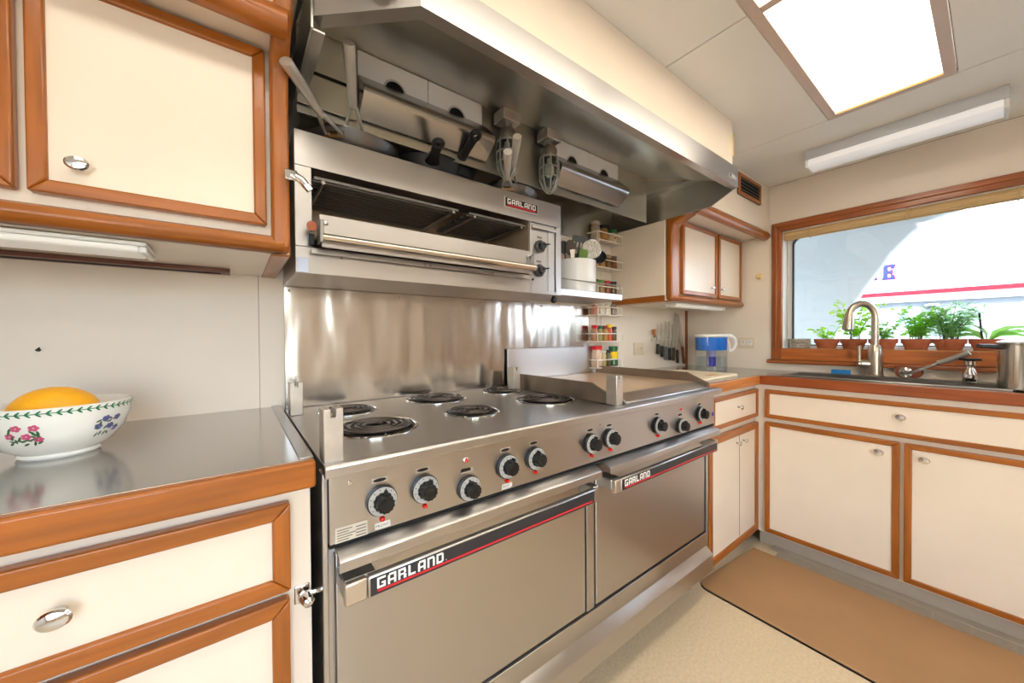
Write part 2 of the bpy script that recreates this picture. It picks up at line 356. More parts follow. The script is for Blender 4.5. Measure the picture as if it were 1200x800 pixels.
MATM = mat('tan_rubber', (176, 138, 98), .6, noise=.06, nscale=5, bump=.0006, bscale=60)
fm = thing('floor_mat', 'tan rubber anti-fatigue mat on the floor before the sink cabinet', 'mat', (1.9, -.2, 0))
mp = [(2.157, -1.0), (2.157, .755), (1.69, .80)] + [(1.69-.045*math.sin(a*PI/8)*1.0+.0, .80-.045*(1-math.cos(a*PI/8))) for a in range(1, 5)] + [(1.628, .20), (1.60, -1.0)]
FZ = lambda x, y, d: (x, y, d)
MB().prism(mp, .003, .012, FZ).build('mat_top', MATM, fm, .003)
def shrink(poly, s):
    cx = sum(p[0] for p in poly)/len(poly); cy = sum(p[1] for p in poly)/len(poly)
    return [(cx+(p[0]-cx)*s, cy+(p[1]-cy)*s) for p in poly]
MB().prism([(x-(.004 if x < 2 else 0), y) for x, y in mp], 0, .0029, FZ).build('mat_base', BLACK, fm)

# ---- right worktop (L-shaped) with sink
RW = thing('worktop', 'stainless L-shaped worktop with wood front edge under the window', 'worktop', (2.3, .3, .868))
SX0, SX1, SY0, SY1 = 2.262, 2.508, -.03, .655
t = MB()
for a in ((1.624, XR-.001, .757, YB-.001), (2.2025, XR-.001, SY1, .757), (2.2025, SX0, SY0, SY1), (SX1, XR-.001, SY0, SY1), (2.2025, XR-.001, YF+.002, SY0)):
    t.box(a[0], a[1], a[2], a[3], .8895, CT)
t.build('steel_top', WORKM, RW)
MB().prism([(1.624, .735), (2.18, .735), (2.2022, .7568), (1.624, .7568)], .870, CT+.001, FZ).build('wood_edge', wood('x', (196, 120, 52), 'lit_wood'), RW, .004, 3)  # lit run of the edge: same wood in a lighter colour
MB().prism([(2.18, YF+.003), (2.18, .7346), (2.2022, .7566), (2.2022, YF+.003)], .870, CT+.001, FZ).build('wood_edge', wood('y', (150, 74, 30), 'shaded_wood'), RW, .004, 3)  # shaded run of the same wood, the shade put into its colour
MB().box(1.63, 2.3, .758, YB-.003, .869, .889).build('substrate', CREAM, RW)
sk = thing('sink', 'recessed stainless sink in the worktop below the window', 'sink', (2.385, .31, .74))
s = MB(); e = .008
for a in ((SX0-.014, SX0+.006, SY0-.014, SY1+.014), (SX1-.006, SX1+.014, SY0-.014, SY1+.014), (SX0+.006, SX1-.006, SY0-.014, SY0+.006), (SX0+.006, SX1-.006, SY1-.006, SY1+.014)):
    s.box(*a, CT+.0003, CT+.006)
s.build('rim', STEEL, sk, .002)
for nm, a in (('basin_floor', (SX0+.001, SX1-.001, SY0+.001, SY1-.001, .74, .744)), ('basin_side', (SX0+.001, SX0+.004, SY0+.001, SY1-.001, .744, CT)),
              ('basin_side', (SX1-.004, SX1-.001, SY0+.001, SY1-.001, .744, CT)), ('basin_side', (SX0+.004, SX1-.004, SY0+.001, SY0+.004, .744, CT)), ('basin_side', (SX0+.004, SX1-.004, SY1-.004, SY1-.001, .744, CT))):
    BX(*a).build(nm, STEELD, sk)
BX(SX0+.004, SX1-.004, .30, .315, .744, CT-.015).build('divider', STEELD, sk, .004)

# ================================================================== THE RANGE
RX0, RX1 = .118, 1.622
RG = thing('electric_range', 'wide stainless electric range with six coil burners, griddle and two ovens', 'range', (.87, 1.03, 0))
YD = .742                                   # oven door face
BX(RX0+.004, RX1-.004, YD+.012, 1.333, .135, .893).build('body', STEEL, RG, .002)
for x, y0_ in ((RX0+.06, .98), (.87, 1.0), (RX1-.03, .83)):
    for y in (y0_, 1.27): MB().lathe([(.022, 0), (.022, .012), (.014, .016), (.014, .1345)], (x, y, 0), n=14).build('leg', STEELD, RG)
# cooktop deck with rolled front lip
MB().prism([(.683, .884), (.6835, .902), (.688, .906), (.716, .906), (.722, .9035), (1.334, .9035), (1.334, .8935), (.71, .8935), (.70, .884)], RX0, RX1-.004, lambda y, z, x: (x, y, z)).build('cooktop', STEELX, RG, .0015)
# control panel
PY = .708
BX(.128, 1.600, PY, PY+.04, .757, .8835).build('control_panel', STEELX, RG, .001)
BX(RX0, .1275, PY+.008, PY+.045, .14, .8835).build('side_rail', STEEL, RG, .002)
BX(1.6005, RX1-.004, PY+.032, PY+.045, .14, .8835).build('side_rail', STEEL, RG, .002)
BX(.128, 1.600, PY+.003, PY+.03, .7485, .7565).build('shadow_gap', DARK, RG)
FP = FY(PY)
MB().prism([(1.580, .790), (1.595, .790), (1.595, .806), (1.580, .806)], 0, .0007, FP).build('sticker', mat('sticker_dark_blue', (60, 70, 150), .4), RG)
fluted = [(math.cos(a)*(1 if i % 2 else .9), math.sin(a)*(1 if i % 2 else .9)) for i, a in enumerate([k*PI/12 for k in range(24)])]
def range_knob(x, z, oven=False, lab=False):
    s = .0272 if not oven else .0262
    d = MB().lathe([(s*1.06, .001), (s*1.06, .0085), (s*.95, .0105), (s*.9, .0105)], (x, PY, z), (0, -1, 0), 32).build('dial_rim', BLACK, RG)
    MB().lathe([(s*.99, .0106), (s*.99, .0118), (s*.3, .0122)], (x, PY, z), (0, -1, 0), 32).build('dial', mat('dial_grey', (178, 176, 172), .35), d)
    marks = MB()
    for k in range(10):
        a = -2.2+k*.49; cx, cz = math.sin(a)*s*.86, math.cos(a)*s*.86
        marks.lathe([(.0011, 0), (.0011, .0006)], (x+cx, PY-.012, z+cz), (0, -1, 0), 6)
    marks.build('dial_marks', BLACK, d)
    k = MB()
    k.prism([(x+p[0]*s*.70, z+p[1]*s*.70) for p in fluted], .0122, .017, FP)
    k.prism([(x+p[0]*s*.62, z+p[1]*s*.62) for p in fluted], .017, .032, FP)
    k.prism([(x+p[0]*s*.40, z+p[1]*s*.40) for p in fluted], .032, .0335, FP)
    a = random.uniform(-.6, .6); c, sn = math.cos(a), math.sin(a)
    k.prism([(x+u*c-v*sn, z+u*sn+v*c) for u, v in ((-.003, s*.5), (.003, s*.5), (.002, s*.82), (-.002, s*.82))], .0125, .024, FP)
    k.build('control_knob', BLACK, RG, .0008)
    pl = MB().prism([(x-.017, z+.034), (x+.012, z+.034), (x+.012, z+.043), (x-.017, z+.043)], 0, .0008, FP).build('knob_plate', mat('plate_steel', (200, 196, 190), .4, .6), RG)
    if oven: pass
    else:
        ov = [(x-.0025+math.cos(q*PI/6)*.0125*(1 if abs(math.cos(q*PI/6)) < .9 else 1), z+.0385+math.sin(q*PI/6)*.0034) for q in range(12)]
        MB().prism(ov, .0008, .0013, FP).build('plate_print', BLACK, pl)
        MB().lathe([(.0052, 0), (.0052, .004), (.0035, .0085), (.001, .0095)], (x+.001, PY, z-s*1.06-.0075), (0, -1, 0), 14).build('pilot_light', REDL, RG)
    if lab:
        q = MB().prism([(x-.012, z-.055), (x+.017, z-.055), (x+.017, z-.0435), (x-.012, z-.0435)], 0, .0007, FP).build('label_plate', mat('label_white', (226, 224, 218), .5), RG)
        text_mb('FRONT', .0078, lambda u, v, dd: FP(x-.0105+u, z-.0522+v, dd), .001).build('lettering', BLACK, q)
KX = [(.2185, .815, 0, 1), (.3055, .815, 0, 0), (.4105, .7895, 1, 0), (.5155, .8155, 0, 1), (.605, .816, 0, 0), (.8205, .8145, 0, 0), (.907, .8155, 0, 0), (1.169, .8145, 0, 0), (1.323, .7895, 1, 0), (1.473, .8145, 0, 0)]
for x, z, ov, lb in KX: range_knob(x, z, ov, lb)
for x in (.4045, 1.323):
    MB().lathe([(.006, 0), (.006, .002), (.0045, .003)], (x, PY, .852), (0, -1, 0), 14).build('pilot_bezel', CHROME, RG)
    MB().lathe([(.0045, .003), (.0035, .007), (.001, .0085)], (x, PY, .852), (0, -1, 0), 12).build('pilot_light', REDL, RG)
    MB().prism([(x-.013, .8265), (x+.013, .8265), (x+.011, .8335), (x-.011, .8335)], 0, .0009, FP).build('plate_print', BLACK, RG)
for x, z in ((.162, .862), (.862, .862), (1.575, .866)): MB().lathe([(.0042, 0), (.0035, .0025), (.001, .003)], (x, PY, z), (0, -1, 0), 12).build('screw', CHROME, RG)
rp = MB().prism([(.137, .757), (.193, .757), (.193, .784), (.137, .784)], 0, .0007, FP).build('rating_plate', mat('rating_plate', (206, 200, 186), .4, .2), RG)
pr = MB()
for k in range(5): pr.prism([(.14, .760+k*.0046), (.16+.006*(k % 3), .760+k*.0046), (.16+.006*(k % 3), .7618+k*.0046), (.14, .7618+k*.0046)], .0007, .001, FP)
for k in range(4): pr.prism([(.172, .760+k*.0056), (.19, .760+k*.0056), (.19, .762+k*.0056), (.172, .762+k*.0056)], .0007, .001, FP)
pr.build('plate_print', mat('faded_print', (120, 112, 104), .6), rp)
# burners: chrome trim ring, black drip pan, spiral coil
def burner(x, y, R):
    z = .9035
    MB().lathe([(R, 0), (R, .002), (R*.965, .0042), (R*.92, .0035), (R*.90, .0005)], (x, y, z), n=48).build('trim_ring', CHROME, RG)
    b = MB().lathe([(R*.9, .0006), (R*.9, .0022), (R*.3, .0012)], (x, y, z), n=40).build('drip_pan', BLACK, RG)
    turns = 4 if R > .095 else 3.5; n = int(turns*30); pts = []
    for i in range(n+1):
        a = i/30*2*PI; r = R*.17+(R*.80-R*.17)*i/n
        pts.append((x+r*math.cos(a), y+r*math.sin(a), z+.0075))
    MB().tube(pts, R*.050, 8, flat=(.6, .86)).build('coil', COIL, RG)
    sp = MB()
    for k in range(3):
        a = k*2*PI/3+.5; sp.box(-1e-9, 1e-9, 0, 0, 0, 0) if False else sp.tube([(x+R*.1*math.cos(a), y+R*.1*math.sin(a), z+.0035), (x+R*.84*math.cos(a), y+R*.84*math.sin(a), z+.0035)], .002, 6)
    sp.build('coil_support', STEELD, b)
for bx_, by_, R in ((.272, .925, .107), (.272, 1.185, .083), (.575, 1.215, .107), (.557, .935, .083), (.868, 1.215, .083), (.868, .955, .107)): burner(bx_, by_, R)
# fiddle-rail posts
def post(x0, y0):
    p = MB().prism([(x0, .9037), (x0+.033, .9037), (x0+.033, 1.0), (x0+.0205, 1.0), (x0+.0205, .984), (x0+.0125, .984), (x0+.0125, 1.0), (x0, 1.0)], 0, -.042, FY(y0))
    p.build('rail_post', mat('cast_aluminium', (196, 188, 178), .42, .8, noise=.12, nscale=30), RG, .002)
for x, y in ((.120, .706), (.120, 1.205), (.905, 1.185), (.962, .722)): post(x, y)
# griddle
GXA, GXB = .966, 1.565
BX(GXA+.006, GXB-.006, .762, 1.305, .9045, .931).build('griddle_plate', mat('griddle_warm_reflect', (228, 200, 170), .36, .55, noise=.08, nscale=5, rvar=.05), RG, .002)  # tan plate colour stands in for warm reflections on the steel
MB().prism([(.712, .9065), (.712, .912), (.752, .934), (.7615, .934), (.7615, .9065)], 1.0, GXB, lambda y, z, x: (x, y, z)).build('griddle_apron', STEELX, RG, .002)
for x0 in (GXA, GXB-.007):
    y1 = .742 if x0 > 1.2 else .768
    MB().prism([(y1, .9045), (1.304, .9045), (1.304, .968), (y1+.06, .968), (y1-.03, .93), (y1-.03, .9065)], x0-.002, x0+.007, lambda y, z, x: (x, y, z)).build('griddle_splash', mat('seasoned_steel', (146, 130, 114), .4, .8, noise=.25, nscale=9), RG, .0015)
BX(.972, GXB+.0, 1.317, 1.325, .9045, 1.072).build('griddle_riser', STEEL, RG, .003)
MB().lathe([(.008, 0), (.008, .014), (.003, .016)], (GXB+.010, .74, .925), (0, -1, 0), 10).build('drain_plug', BLACK, RG)
# oven doors, heat-deflecting ledges, handles
def oven(x0, x1, hx0, hx1, cap0):
    d = BX(x0, x1, YD, YD+.03, .289, .722).build('oven_door', STEEL, RG, .004, 3)
    MB().prism([(.745, .748), (.712, .748), (.686, .7395), (.681, .7355), (.681, .716), (.6835, .716), (.6855, .732), (.712, .742), (.745, .742)], x0-.004, x1+.004, lambda y, z, x: (x, y, z)).build('heat_ledge', STEELX, RG, .0012)
    hz0, hz1, hy = .6605, .699, .668
    h = BX(hx0, hx1, hy, hy+.016, hz0, hz1).build('oven_handle', STEELX, d, .003)
    for a, b in ((x0+.002, hx0+.02), (x1-.03, x1-.008)): BX(a, b, hy+.0162, YD+.0005, hz0+.004, hz1-.002).build('handle_bracket', STEEL, d, .004)
    BX(x0+.002, hx0-.0005, hy+.001, hy+.016, hz0, hz1).build('handle_end', mat('handle_end_alu', (205, 196, 184), .35, .9), d, .003)
    FH = FY(hy)
    BX(hx0+.004, hx1-.012, hy-.0012, hy-.0001, hz0+.0035, hz1-.003).build('handle_band', mat('band_charcoal', (44, 44, 48), .42), d)
    MB().prism([(hx0+.016, hz0+.0075), (hx1-.02, hz0+.0075), (hx1-.02, hz0+.0115), (hx0+.016, hz0+.0115)], .0013, .0017, FH).build('handle_stripe', RED, d)
    block_text('GARLAND', hx0+.015, hz0+.0135, .0195, .0193, FH, .0018).build('handle_lettering', mat('letter_white', (240, 238, 232), .4), d)
    text_mb('R', .0045, lambda u, v, dd: FH(hx0+.151+u, hz0+.0135+v, dd), .0018).build('handle_lettering', mat('letter_white', (240, 238, 232), .4), d)
oven(.142, .836, .182, .800, 1)
oven(.884, 1.590, .912, 1.545, 1)
BX(.8362, .8838, YD+.0085, YD+.0115, .2895, .722).build('door_gap', DARK, RG)
BX(.8425, .8775, YD+.001, YD+.0084, .285, .722).build('centre_post', STEEL, RG, .002)
BX(.129, 1.599, YD+.008, YD+.03, .2815, .2885).build('door_gap', DARK, RG)
MB().prism([(YD+.012, .281), (YD-.002, .281), (YD-.002, .226), (YD-.030, .203), (YD-.031, .200), (YD-.031, .137), (YD+.012, .137)], .129, 1.599, lambda y, z, x: (x, y, z)).build('base_panel', STEELX, RG, .0015)

# ---- backsplash panel
bs = thing('backsplash_panel', 'rippled stainless backsplash sheet on the wall behind the range', 'backsplash', (.83, 1.34, .905))
BX(.121, 1.536, 1.3365, 1.3445, .905, 1.288).build('sheet', SPLASHM, bs, .001)
for x in (.135, .49, .84, 1.19, 1.522): MB().lathe([(.004, 0), (.003, .002), (.001, .0025)], (x, 1.3365, 1.275), (0, -1, 0), 10).build('screw', STEELD, bs)
BX(1.045, 1.50, 1.340, 1.3445, 1.335, 1.60).build('upper_sheet', SPLASHM, bs)

# ================================================================== BROILER above the range
BR = thing('salamander_broiler', 'stainless overhead broiler with open front mounted above the range', 'broiler', (.58, 1.19, 1.288))
b0, b1, by, bz0, bz1 = .120, 1.040, 1.045, 1.289, 1.645
FB = FY(by)
INS = mat('sooty_steel', (172, 152, 130), .45, .3, noise=.25, nscale=7)
BX(b0, b0+.012, by+.004, 1.334, bz0, bz1-.002).build('side_panel', STEEL, BR, .001)
BX(b1-.012, b1, by+.004, 1.334, bz0, bz1-.002).build('side_panel', STEEL, BR, .001)
BX(b0+.012, b1-.012, 1.322, 1.334, bz0, bz1-.002).build('back_panel', INS, BR)
BX(b0+.012, b1-.012, by+.004, 1.3215, bz1-.008, bz1-.002).build('top_panel', STEELX, BR)
BX(b0+.012, b1-.012, by+.004, 1.3215, bz0, bz0+.006).build('bottom_panel', STEELX, BR)
BX(b0+.0125, .879, by+.02, 1.3215, 1.352, 1.356).build('inner_floor', INS, BR)
BX(.875, .879, by+.006, 1.3215, 1.3565, 1.636).build('inner_side', INS, BR)
o0, o1, oz0, oz1 = .158, .878, 1.356, 1.557          # opening
def fpan(nm, u0, u1, z0, z1, m=STEELX, d0=0., d1=-.0039, bv=.0012): MB().prism([(u0, z0), (u1, z0), (u1, z1), (u0, z1)], d0, d1, FB).build(nm, m, BR, bv)
fpan('face_panel', b0, b1, oz1, bz1); fpan('face_panel', b0, o0, oz0-.0, oz1-.0005); fpan('face_panel', b0, .886, bz0, oz0-.0005)
fpan('face_panel', o1, .886, oz0, oz1-.0005); fpan('face_panel', 1.012, b1, bz0, oz1-.0005); fpan('face_panel', .8865, 1.0115, bz0, 1.302); 
MB().prism([(.886, 1.3025), (1.0118, 1.3025), (1.0118, 1.5565), (.886, 1.5565)], -.006, -.022, FB).build('control_recess', STEEL, BR)
BX(.972, .984, by+.001, by+.006, 1.3025, 1.54).build('recess_lip', STEEL, BR); BX(.886, 1.008, by-.006, by+.001, 1.533, 1.546).build('recess_lip', STEELX, BR, .002)
# grate of bars hanging in the opening
GRT = mat('grate_iron', (112, 109, 105), .4, .6)
for xa, xb in ((o0+.008, .585), (.625, .866)):
    gt = BX(xa, xb, 1.296, 1.304, 1.532, 1.542).build('broiler_grate', GRT, BR, .001)
    for k in range(12):
        y = by+.012+k*.0195; BX(xa, xb, y, y+.008, 1.535, 1.542).build('grate_bar', GRT, gt)
    for x in (xa+.02, xb-.02): MB().tube([(x, by+.008, 1.529), (x, 1.300, 1.529)], .005, 8).build('grate_rod', STEELD, gt)
# sliding carriage: face plate, long bar handle, brackets
BX(.168, .846, 1.006, 1.010, 1.382, 1.432).build('carriage_plate', STEELX, BR, .001)
BX(.172, .842, 1.000, 1.004, 1.350, 1.366).build('carriage_plate', STEELX, BR, .001)
BX(.168, .846, 1.0105, 1.29, 1.380, 1.386).build('carriage_tray', INS, BR)
MB().tube([(.172, .992, 1.372), (.858, .992, 1.372)], .0105, 16).build('bar_handle', mat('polished_bar', (214, 204, 192), .16, 1), BR)
for x in (.170, .846):
    BX(x-.004, x+.006, .990, 1.03, 1.36, 1.415).build('handle_bracket', STEELD, BR, .002)
    MB().lathe([(.007, 0), (.006, .004), (.001, .006)], (x+.012 if x < .5 else x-.012, 1.0058, 1.412), (0, -1, 0), 12).build('bolt', STEEL, BR)
MB().lathe([(.008, 0), (.009, .012), (.006, .016), (.012, .022)], (.152, 1.03, 1.40), (0, -1, 0), 12).build('pivot_spring', mat('copper_spring', (150, 84, 58), .4, .6), BR)
BX(.147, .160, 1.025, 1.044, 1.358, 1.385).build('pivot_block', BLACK, BR, .002)
MB().prism([(by-.0005, 1.352), (by-.014, 1.349), (by-.014, 1.338), (by-.011, 1.338), (by-.011, 1.346), (by-.0005, 1.348)], .153, .876, lambda y, z, x: (x, y, z)).build('drip_ledge', STEELX, BR, .001)
BX(b0+.004, b0+.028, by-.003, by-.0002, 1.291, 1.327).build('rating_sticker', mat('sticker_blue', (196, 206, 232), .4), BR)
for x in (.226, .455, .473, .70): MB().lathe([(.004, 0), (.003, .002), (.001, .0025)], (x, by-.0142 if x > .3 else by, 1.343 if x > .3 else 1.338), (0, -1, 0), 10).build('screw', STEELD, BR)
def bk(x, z):
    k = MB().lathe([(.0235, .0), (.0235, .008), (.019, .012), (.014, .012), (.013, .026), (.001, .027)], (x, by+.006, z), (0, -1, 0), 28).build('control_knob', mat('grey_black', (58, 58, 60), .35), BR)
    MB().prism([(x-.006, z-.004), (x+.03, z+.006), (x+.03, z+.010), (x-.004, z+.006)], .014, .022, FB).build('knob_lever', BLACK, k)
    MB().prism([(x-.012, z+.031), (x+.012, z+.031), (x+.012, z+.038), (x-.012, z+.038)], -.0058, -.005, FB).build('knob_label', mat('faded_print', (120, 112, 104), .6), BR)
bk(.931, 1.470); bk(.926, 1.378)
MB().lathe([(.005, 0), (.004, .003), (.001, .004)], (.896, by+.006, 1.432), (0, -1, 0), 10).build('pilot_light', BLACK, BR)
MB().lathe([(.005, 0), (.004, .003), (.001, .004)], (.896, by+.006, 1.342), (0, -1, 0), 10).build('pilot_light', BLACK, BR)
bd = MB().prism([(.760, 1.585), (.916, 1.585), (.916, 1.622), (.760, 1.622)], 0, .003, FB).build('badge', mat('badge_silver', (214, 212, 208), .3, .8), BR, .001)
MB().prism([(.764, 1.588), (.912, 1.588), (.912, 1.619), (.764, 1.619)], .003, .0036, FB).build('badge_field', BLACK, bd)
MB().prism([(.772, 1.5905), (.906, 1.5905), (.906, 1.5955), (.772, 1.5955)], .0036, .004, FB).build('badge_stripe', RED, bd)
block_text('GARLAND', .772, 1.5975, .0185, .0194, FB, .0042).build('badge_lettering', mat('letter_white', (240, 238, 232), .4), bd)
MB().lathe([(.006, 0), (.012, -.012), (.012, -.022), (.004, -.028)], (1.022, 1.07, 1.2885), n=14).build('foot', BLACK, BR)

# ---- steel shelf with fiddle rail right of the broiler
sh = thing('steel_shelf', 'narrow stainless shelf with wire rail right of the broiler', 'shelf', (1.28, 1.22, 1.300))
BX(1.0415, 1.512, 1.100, 1.336, 1.300, 1.329).build('shelf_board', STEELX, sh, .002)
MB().tube([(1.05, 1.106, 1.3293), (1.05, 1.106, 1.372), (1.505, 1.106, 1.372), (1.505, 1.106, 1.3293)], .003, 8).build('rail', STEEL, sh)

# ================================================================== HOOD
HD = thing('range_hood', 'large stainless range hood with an angled corner above the broiler', 'hood', (.92, 1.0, 1.70))
HXA, HXB = .118, 1.738
fasc = [(HXB, HY), (.293, HY), (.130, HY+.150)]
# fascia: upright band with folded lip (front, 45-degree corner)
def band(a, b, nm):
    a = Vector((*a, 0)); b = Vector((*b, 0)); d = (b-a).normalized(); n = Vector((-d.y, d.x, 0))
    if n.y < 0: n = -n
    if nm == 'corner': n = Vector((.68, .74, 0)).normalized()
    m = MB(); P = lambda q, z, t: tuple(Vector((q.x, q.y, z))+n*t)
    for q0, q1 in ((a, b),):
        pr = [(0, 1.765), (0, 1.848), (.004, 1.848), (.004, 1.7695), (.03, 1.7695), (.03, 1.7655)]
        m.add([P(q0, z, t) for t, z in pr]+[P(q1, z, t) for t, z in pr],
              [(0, 1, 2, 3, 4, 5)[::-1], (6, 7, 8, 9, 10, 11)]+[(i, (i+1) % 6, (i+1) % 6+6, i+6) for i in range(6)])
    return m.build('fascia', STEELX, HD)
band((HXB, HY), (.293, HY), 'front'); band((.293, HY), (.128, HY+.151), 'corner')
HXR = lambda y, z, x: (x, y, z)
MB().prism([(HY+.001, 1.848), (HY+.001, 1.768), (.785, 1.712), (YB-.004, 1.712), (YB-.004, 1.848)], HXB-.004, HXB, HXR).build('end_panel', HOODM, HD)
MB().prism([(HY+.146, 1.849), (HY+.146, 1.74), (1.33, 1.74), (1.33, 1.849)], .126, .130, HXR).build('end_panel', HOODM, HD)
BX(.1305, .152, HY+.152, 1.33, 1.740, 1.744).build('end_flange', STEEL, HD)
MB().box(.131, HXB-.005, 1.332, 1.338, 1.646, 1.842).box(.131, 1.669, 1.332, 1.338, 1.842, 1.925).build('back_panel', HOODM, HD)
# sloped inner ceiling in two leaves, then the filter housing and grease trough
MB().prism([(HY+.032, 1.785), (.90, 1.862), (.90, 1.866), (HY+.022, 1.795), (HY+.022, 1.785)], .20, 1.672, HXR).build('inner_panel', HOODM, HD)
MB().prism([(.901, 1.863), (1.075, 1.925), (1.075, 1.929), (.901, 1.867)], .131, 1.672, HXR).build('inner_panel', HOODM, HD)
BX(.131, 1.669, 1.068, 1.072, 1.70, 1.924).build('plenum_wall', HOODM, HD)
for k, (xa, xb) in enumerate(((.276, .483), (.485, .680), (1.02, 1.224), (1.226, 1.427))):
    f = BX(xa, xb, 1.06, 1.066, 1.76, 1.9185).build('filter_panel', mat('filter_white', (240, 239, 238), .4), HD, .001)
    MB().lathe([(.034, 0), (.034, .0015), (.028, .0025), (.028, .0006)], ((xa+xb)/2, 1.06, 1.842), (0, -1, 0), 28).build('hole_rim', GREYW, f)
    MB().lathe([(.028, .0), (.028, .0012)], ((xa+xb)/2, 1.06, 1.842), (0, -1, 0), 28).build('vent_hole', DARK, f)
tp = [(1.0595, 1.850), (1.012, 1.802), (1.004, 1.793), (1.0, 1.784), (1.0015, 1.774), (1.010, 1.765), (1.0595, 1.728)]
for xa, xb in ((.276, .695), (1.005, 1.432)): MB().prism(tp, xa, xb, HXR).build('grease_trough', mat('trough_steel', (172, 170, 168), .27, 1), HD, .0012)
BX(.131, .272, 1.055, 1.0595, 1.72, 1.90).build('filler_strip', HOODM, HD); BX(.131, .272, 1.053, 1.0548, 1.800, 1.808).build('seam', DARK, HD)
MB().prism([(HY+.03, 1.846), (.88, 1.846), (1.10, 1.925), (1.33, 1.925), (1.33, 1.846)], 1.670, 1.6735, HXR).build('inner_end', HOODM, HD)
BX(1.674, HXB-.005, HY+.03, 1.33, 1.843, 1.8475).build('inner_top', HOODM, HD)
bdp = MB().prism([(1.655, 1.79), (1.715, 1.79), (1.715, 1.806), (1.655, 1.806)], 0, .0012, FY(HY)).build('maker_plate', mat('plate_steel', (200, 196, 190), .4, .6), HD)
MB().prism([(1.657, 1.792), (1.668, 1.792), (1.668, 1.804), (1.657, 1.804)], .0012, .0016, FY(HY)).build('plate_print', BLACK, bdp)

GLASS = mat('clear_glass', (255, 255, 255), .02, trans=1., ior=1.45)
def thin_glass(name, col, t):
    if name in MATS: return MATS[name]
    m = bpy.data.materials.new(name); m.use_nodes = True; q = m.node_tree; q.nodes.clear()
    o = q.nodes.new('ShaderNodeOutputMaterial'); mx = q.nodes.new('ShaderNodeMixShader'); tb = q.nodes.new('ShaderNodeBsdfTransparent'); gb = q.nodes.new('ShaderNodeBsdfGlossy')
    lw = q.nodes.new('ShaderNodeLayerWeight'); lw.inputs[0].default_value = .5
    pw = q.nodes.new('ShaderNodeMath'); pw.operation = 'POWER'; pw.inputs[1].default_value = 3; fr = q.nodes.new('ShaderNodeMath'); fr.operation = 'MULTIPLY_ADD'
    fr.inputs[1].default_value = t-.9; fr.inputs[2].default_value = .04; q.links.new(lw.outputs['Facing'], pw.inputs[0]); q.links.new(pw.outputs[0], fr.inputs[0])
    tb.inputs[0].default_value = col; gb.inputs[0].default_value = (1, 1, 1, 1); gb.inputs[1].default_value = .03
    q.links.new(fr.outputs[0], mx.inputs[0]); q.links.new(tb.outputs[0], mx.inputs[1]); q.links.new(gb.outputs[0], mx.inputs[2]); q.links.new(mx.outputs[0], o.inputs[0])
    MATS[name] = m; return m
PANE = thin_glass('window_glass', (.97, .98, .98, 1), 1.25)
GLOBE = thin_glass('globe_glass', (.70, .73, .70, 1), 1.6)
ALU = mat('cast_alu', (186, 188, 184), .4, .75, noise=.1, nscale=40)
def cage_lamp(label, x, y, zt):
    t = thing('cage_lamp', label, 'lamp', (x, y, zt-.25), 'cage lamps under the hood')
    BX(x-.036, x+.036, y-.03, y+.03, zt-.042, zt-.002).build('junction_box', STEEL, t, .003)
    MB().lathe([(.016, 0), (.016, -.014), (.024, -.018), (.030, -.03), (.030, -.055), (.026, -.062)], (x, y, zt-.042), n=24).build('socket', STEELD, t)
    MB().lathe([(.021, -.06), (.026, -.075), (.0265, -.12), (.022, -.148), (.012, -.164), (.001, -.168)], (x, y, zt-.042), n=24).build('glass_globe', GLOBE, t)
    MB().lathe([(.009, -.06), (.010, -.075), (.018, -.095), (.019, -.112), (.012, -.128), (.001, -.132)], (x, y, zt-.042), n=20).build('bulb', mat('frosted_bulb', (226, 226, 220), .3), t)
    cg = MB(); z0 = zt-.042
    for k in range(8):
        a = k*PI/4+.2; c, s_ = math.cos(a), math.sin(a)
        cg.tube([(x+r*c*1.05, y+r*s_*1.05, z0+h*1.05) for r, h in ((.031, -.05), (.035, -.07), (.036, -.11), (.033, -.14), (.024, -.165), (.008, -.182))], .0028, 6)
    for r, h in ((.0345, -.062), (.0365, -.10), (.035, -.135), (.009, -.182)):
        cg.tube([(x+r*math.cos(a*PI/12), y+r*math.sin(a*PI/12), z0+h) for a in range(24)], .0024, 6, closed=True)
    cg.build('wire_cage', ALU, t)
cage_lamp('caged glass lamp under the hood, the one behind the small pan handles', .763, 1.028, 1.9065)
cage_lamp('caged glass lamp under the hood, the one nearer the window', .962, 1.028, 1.9065)

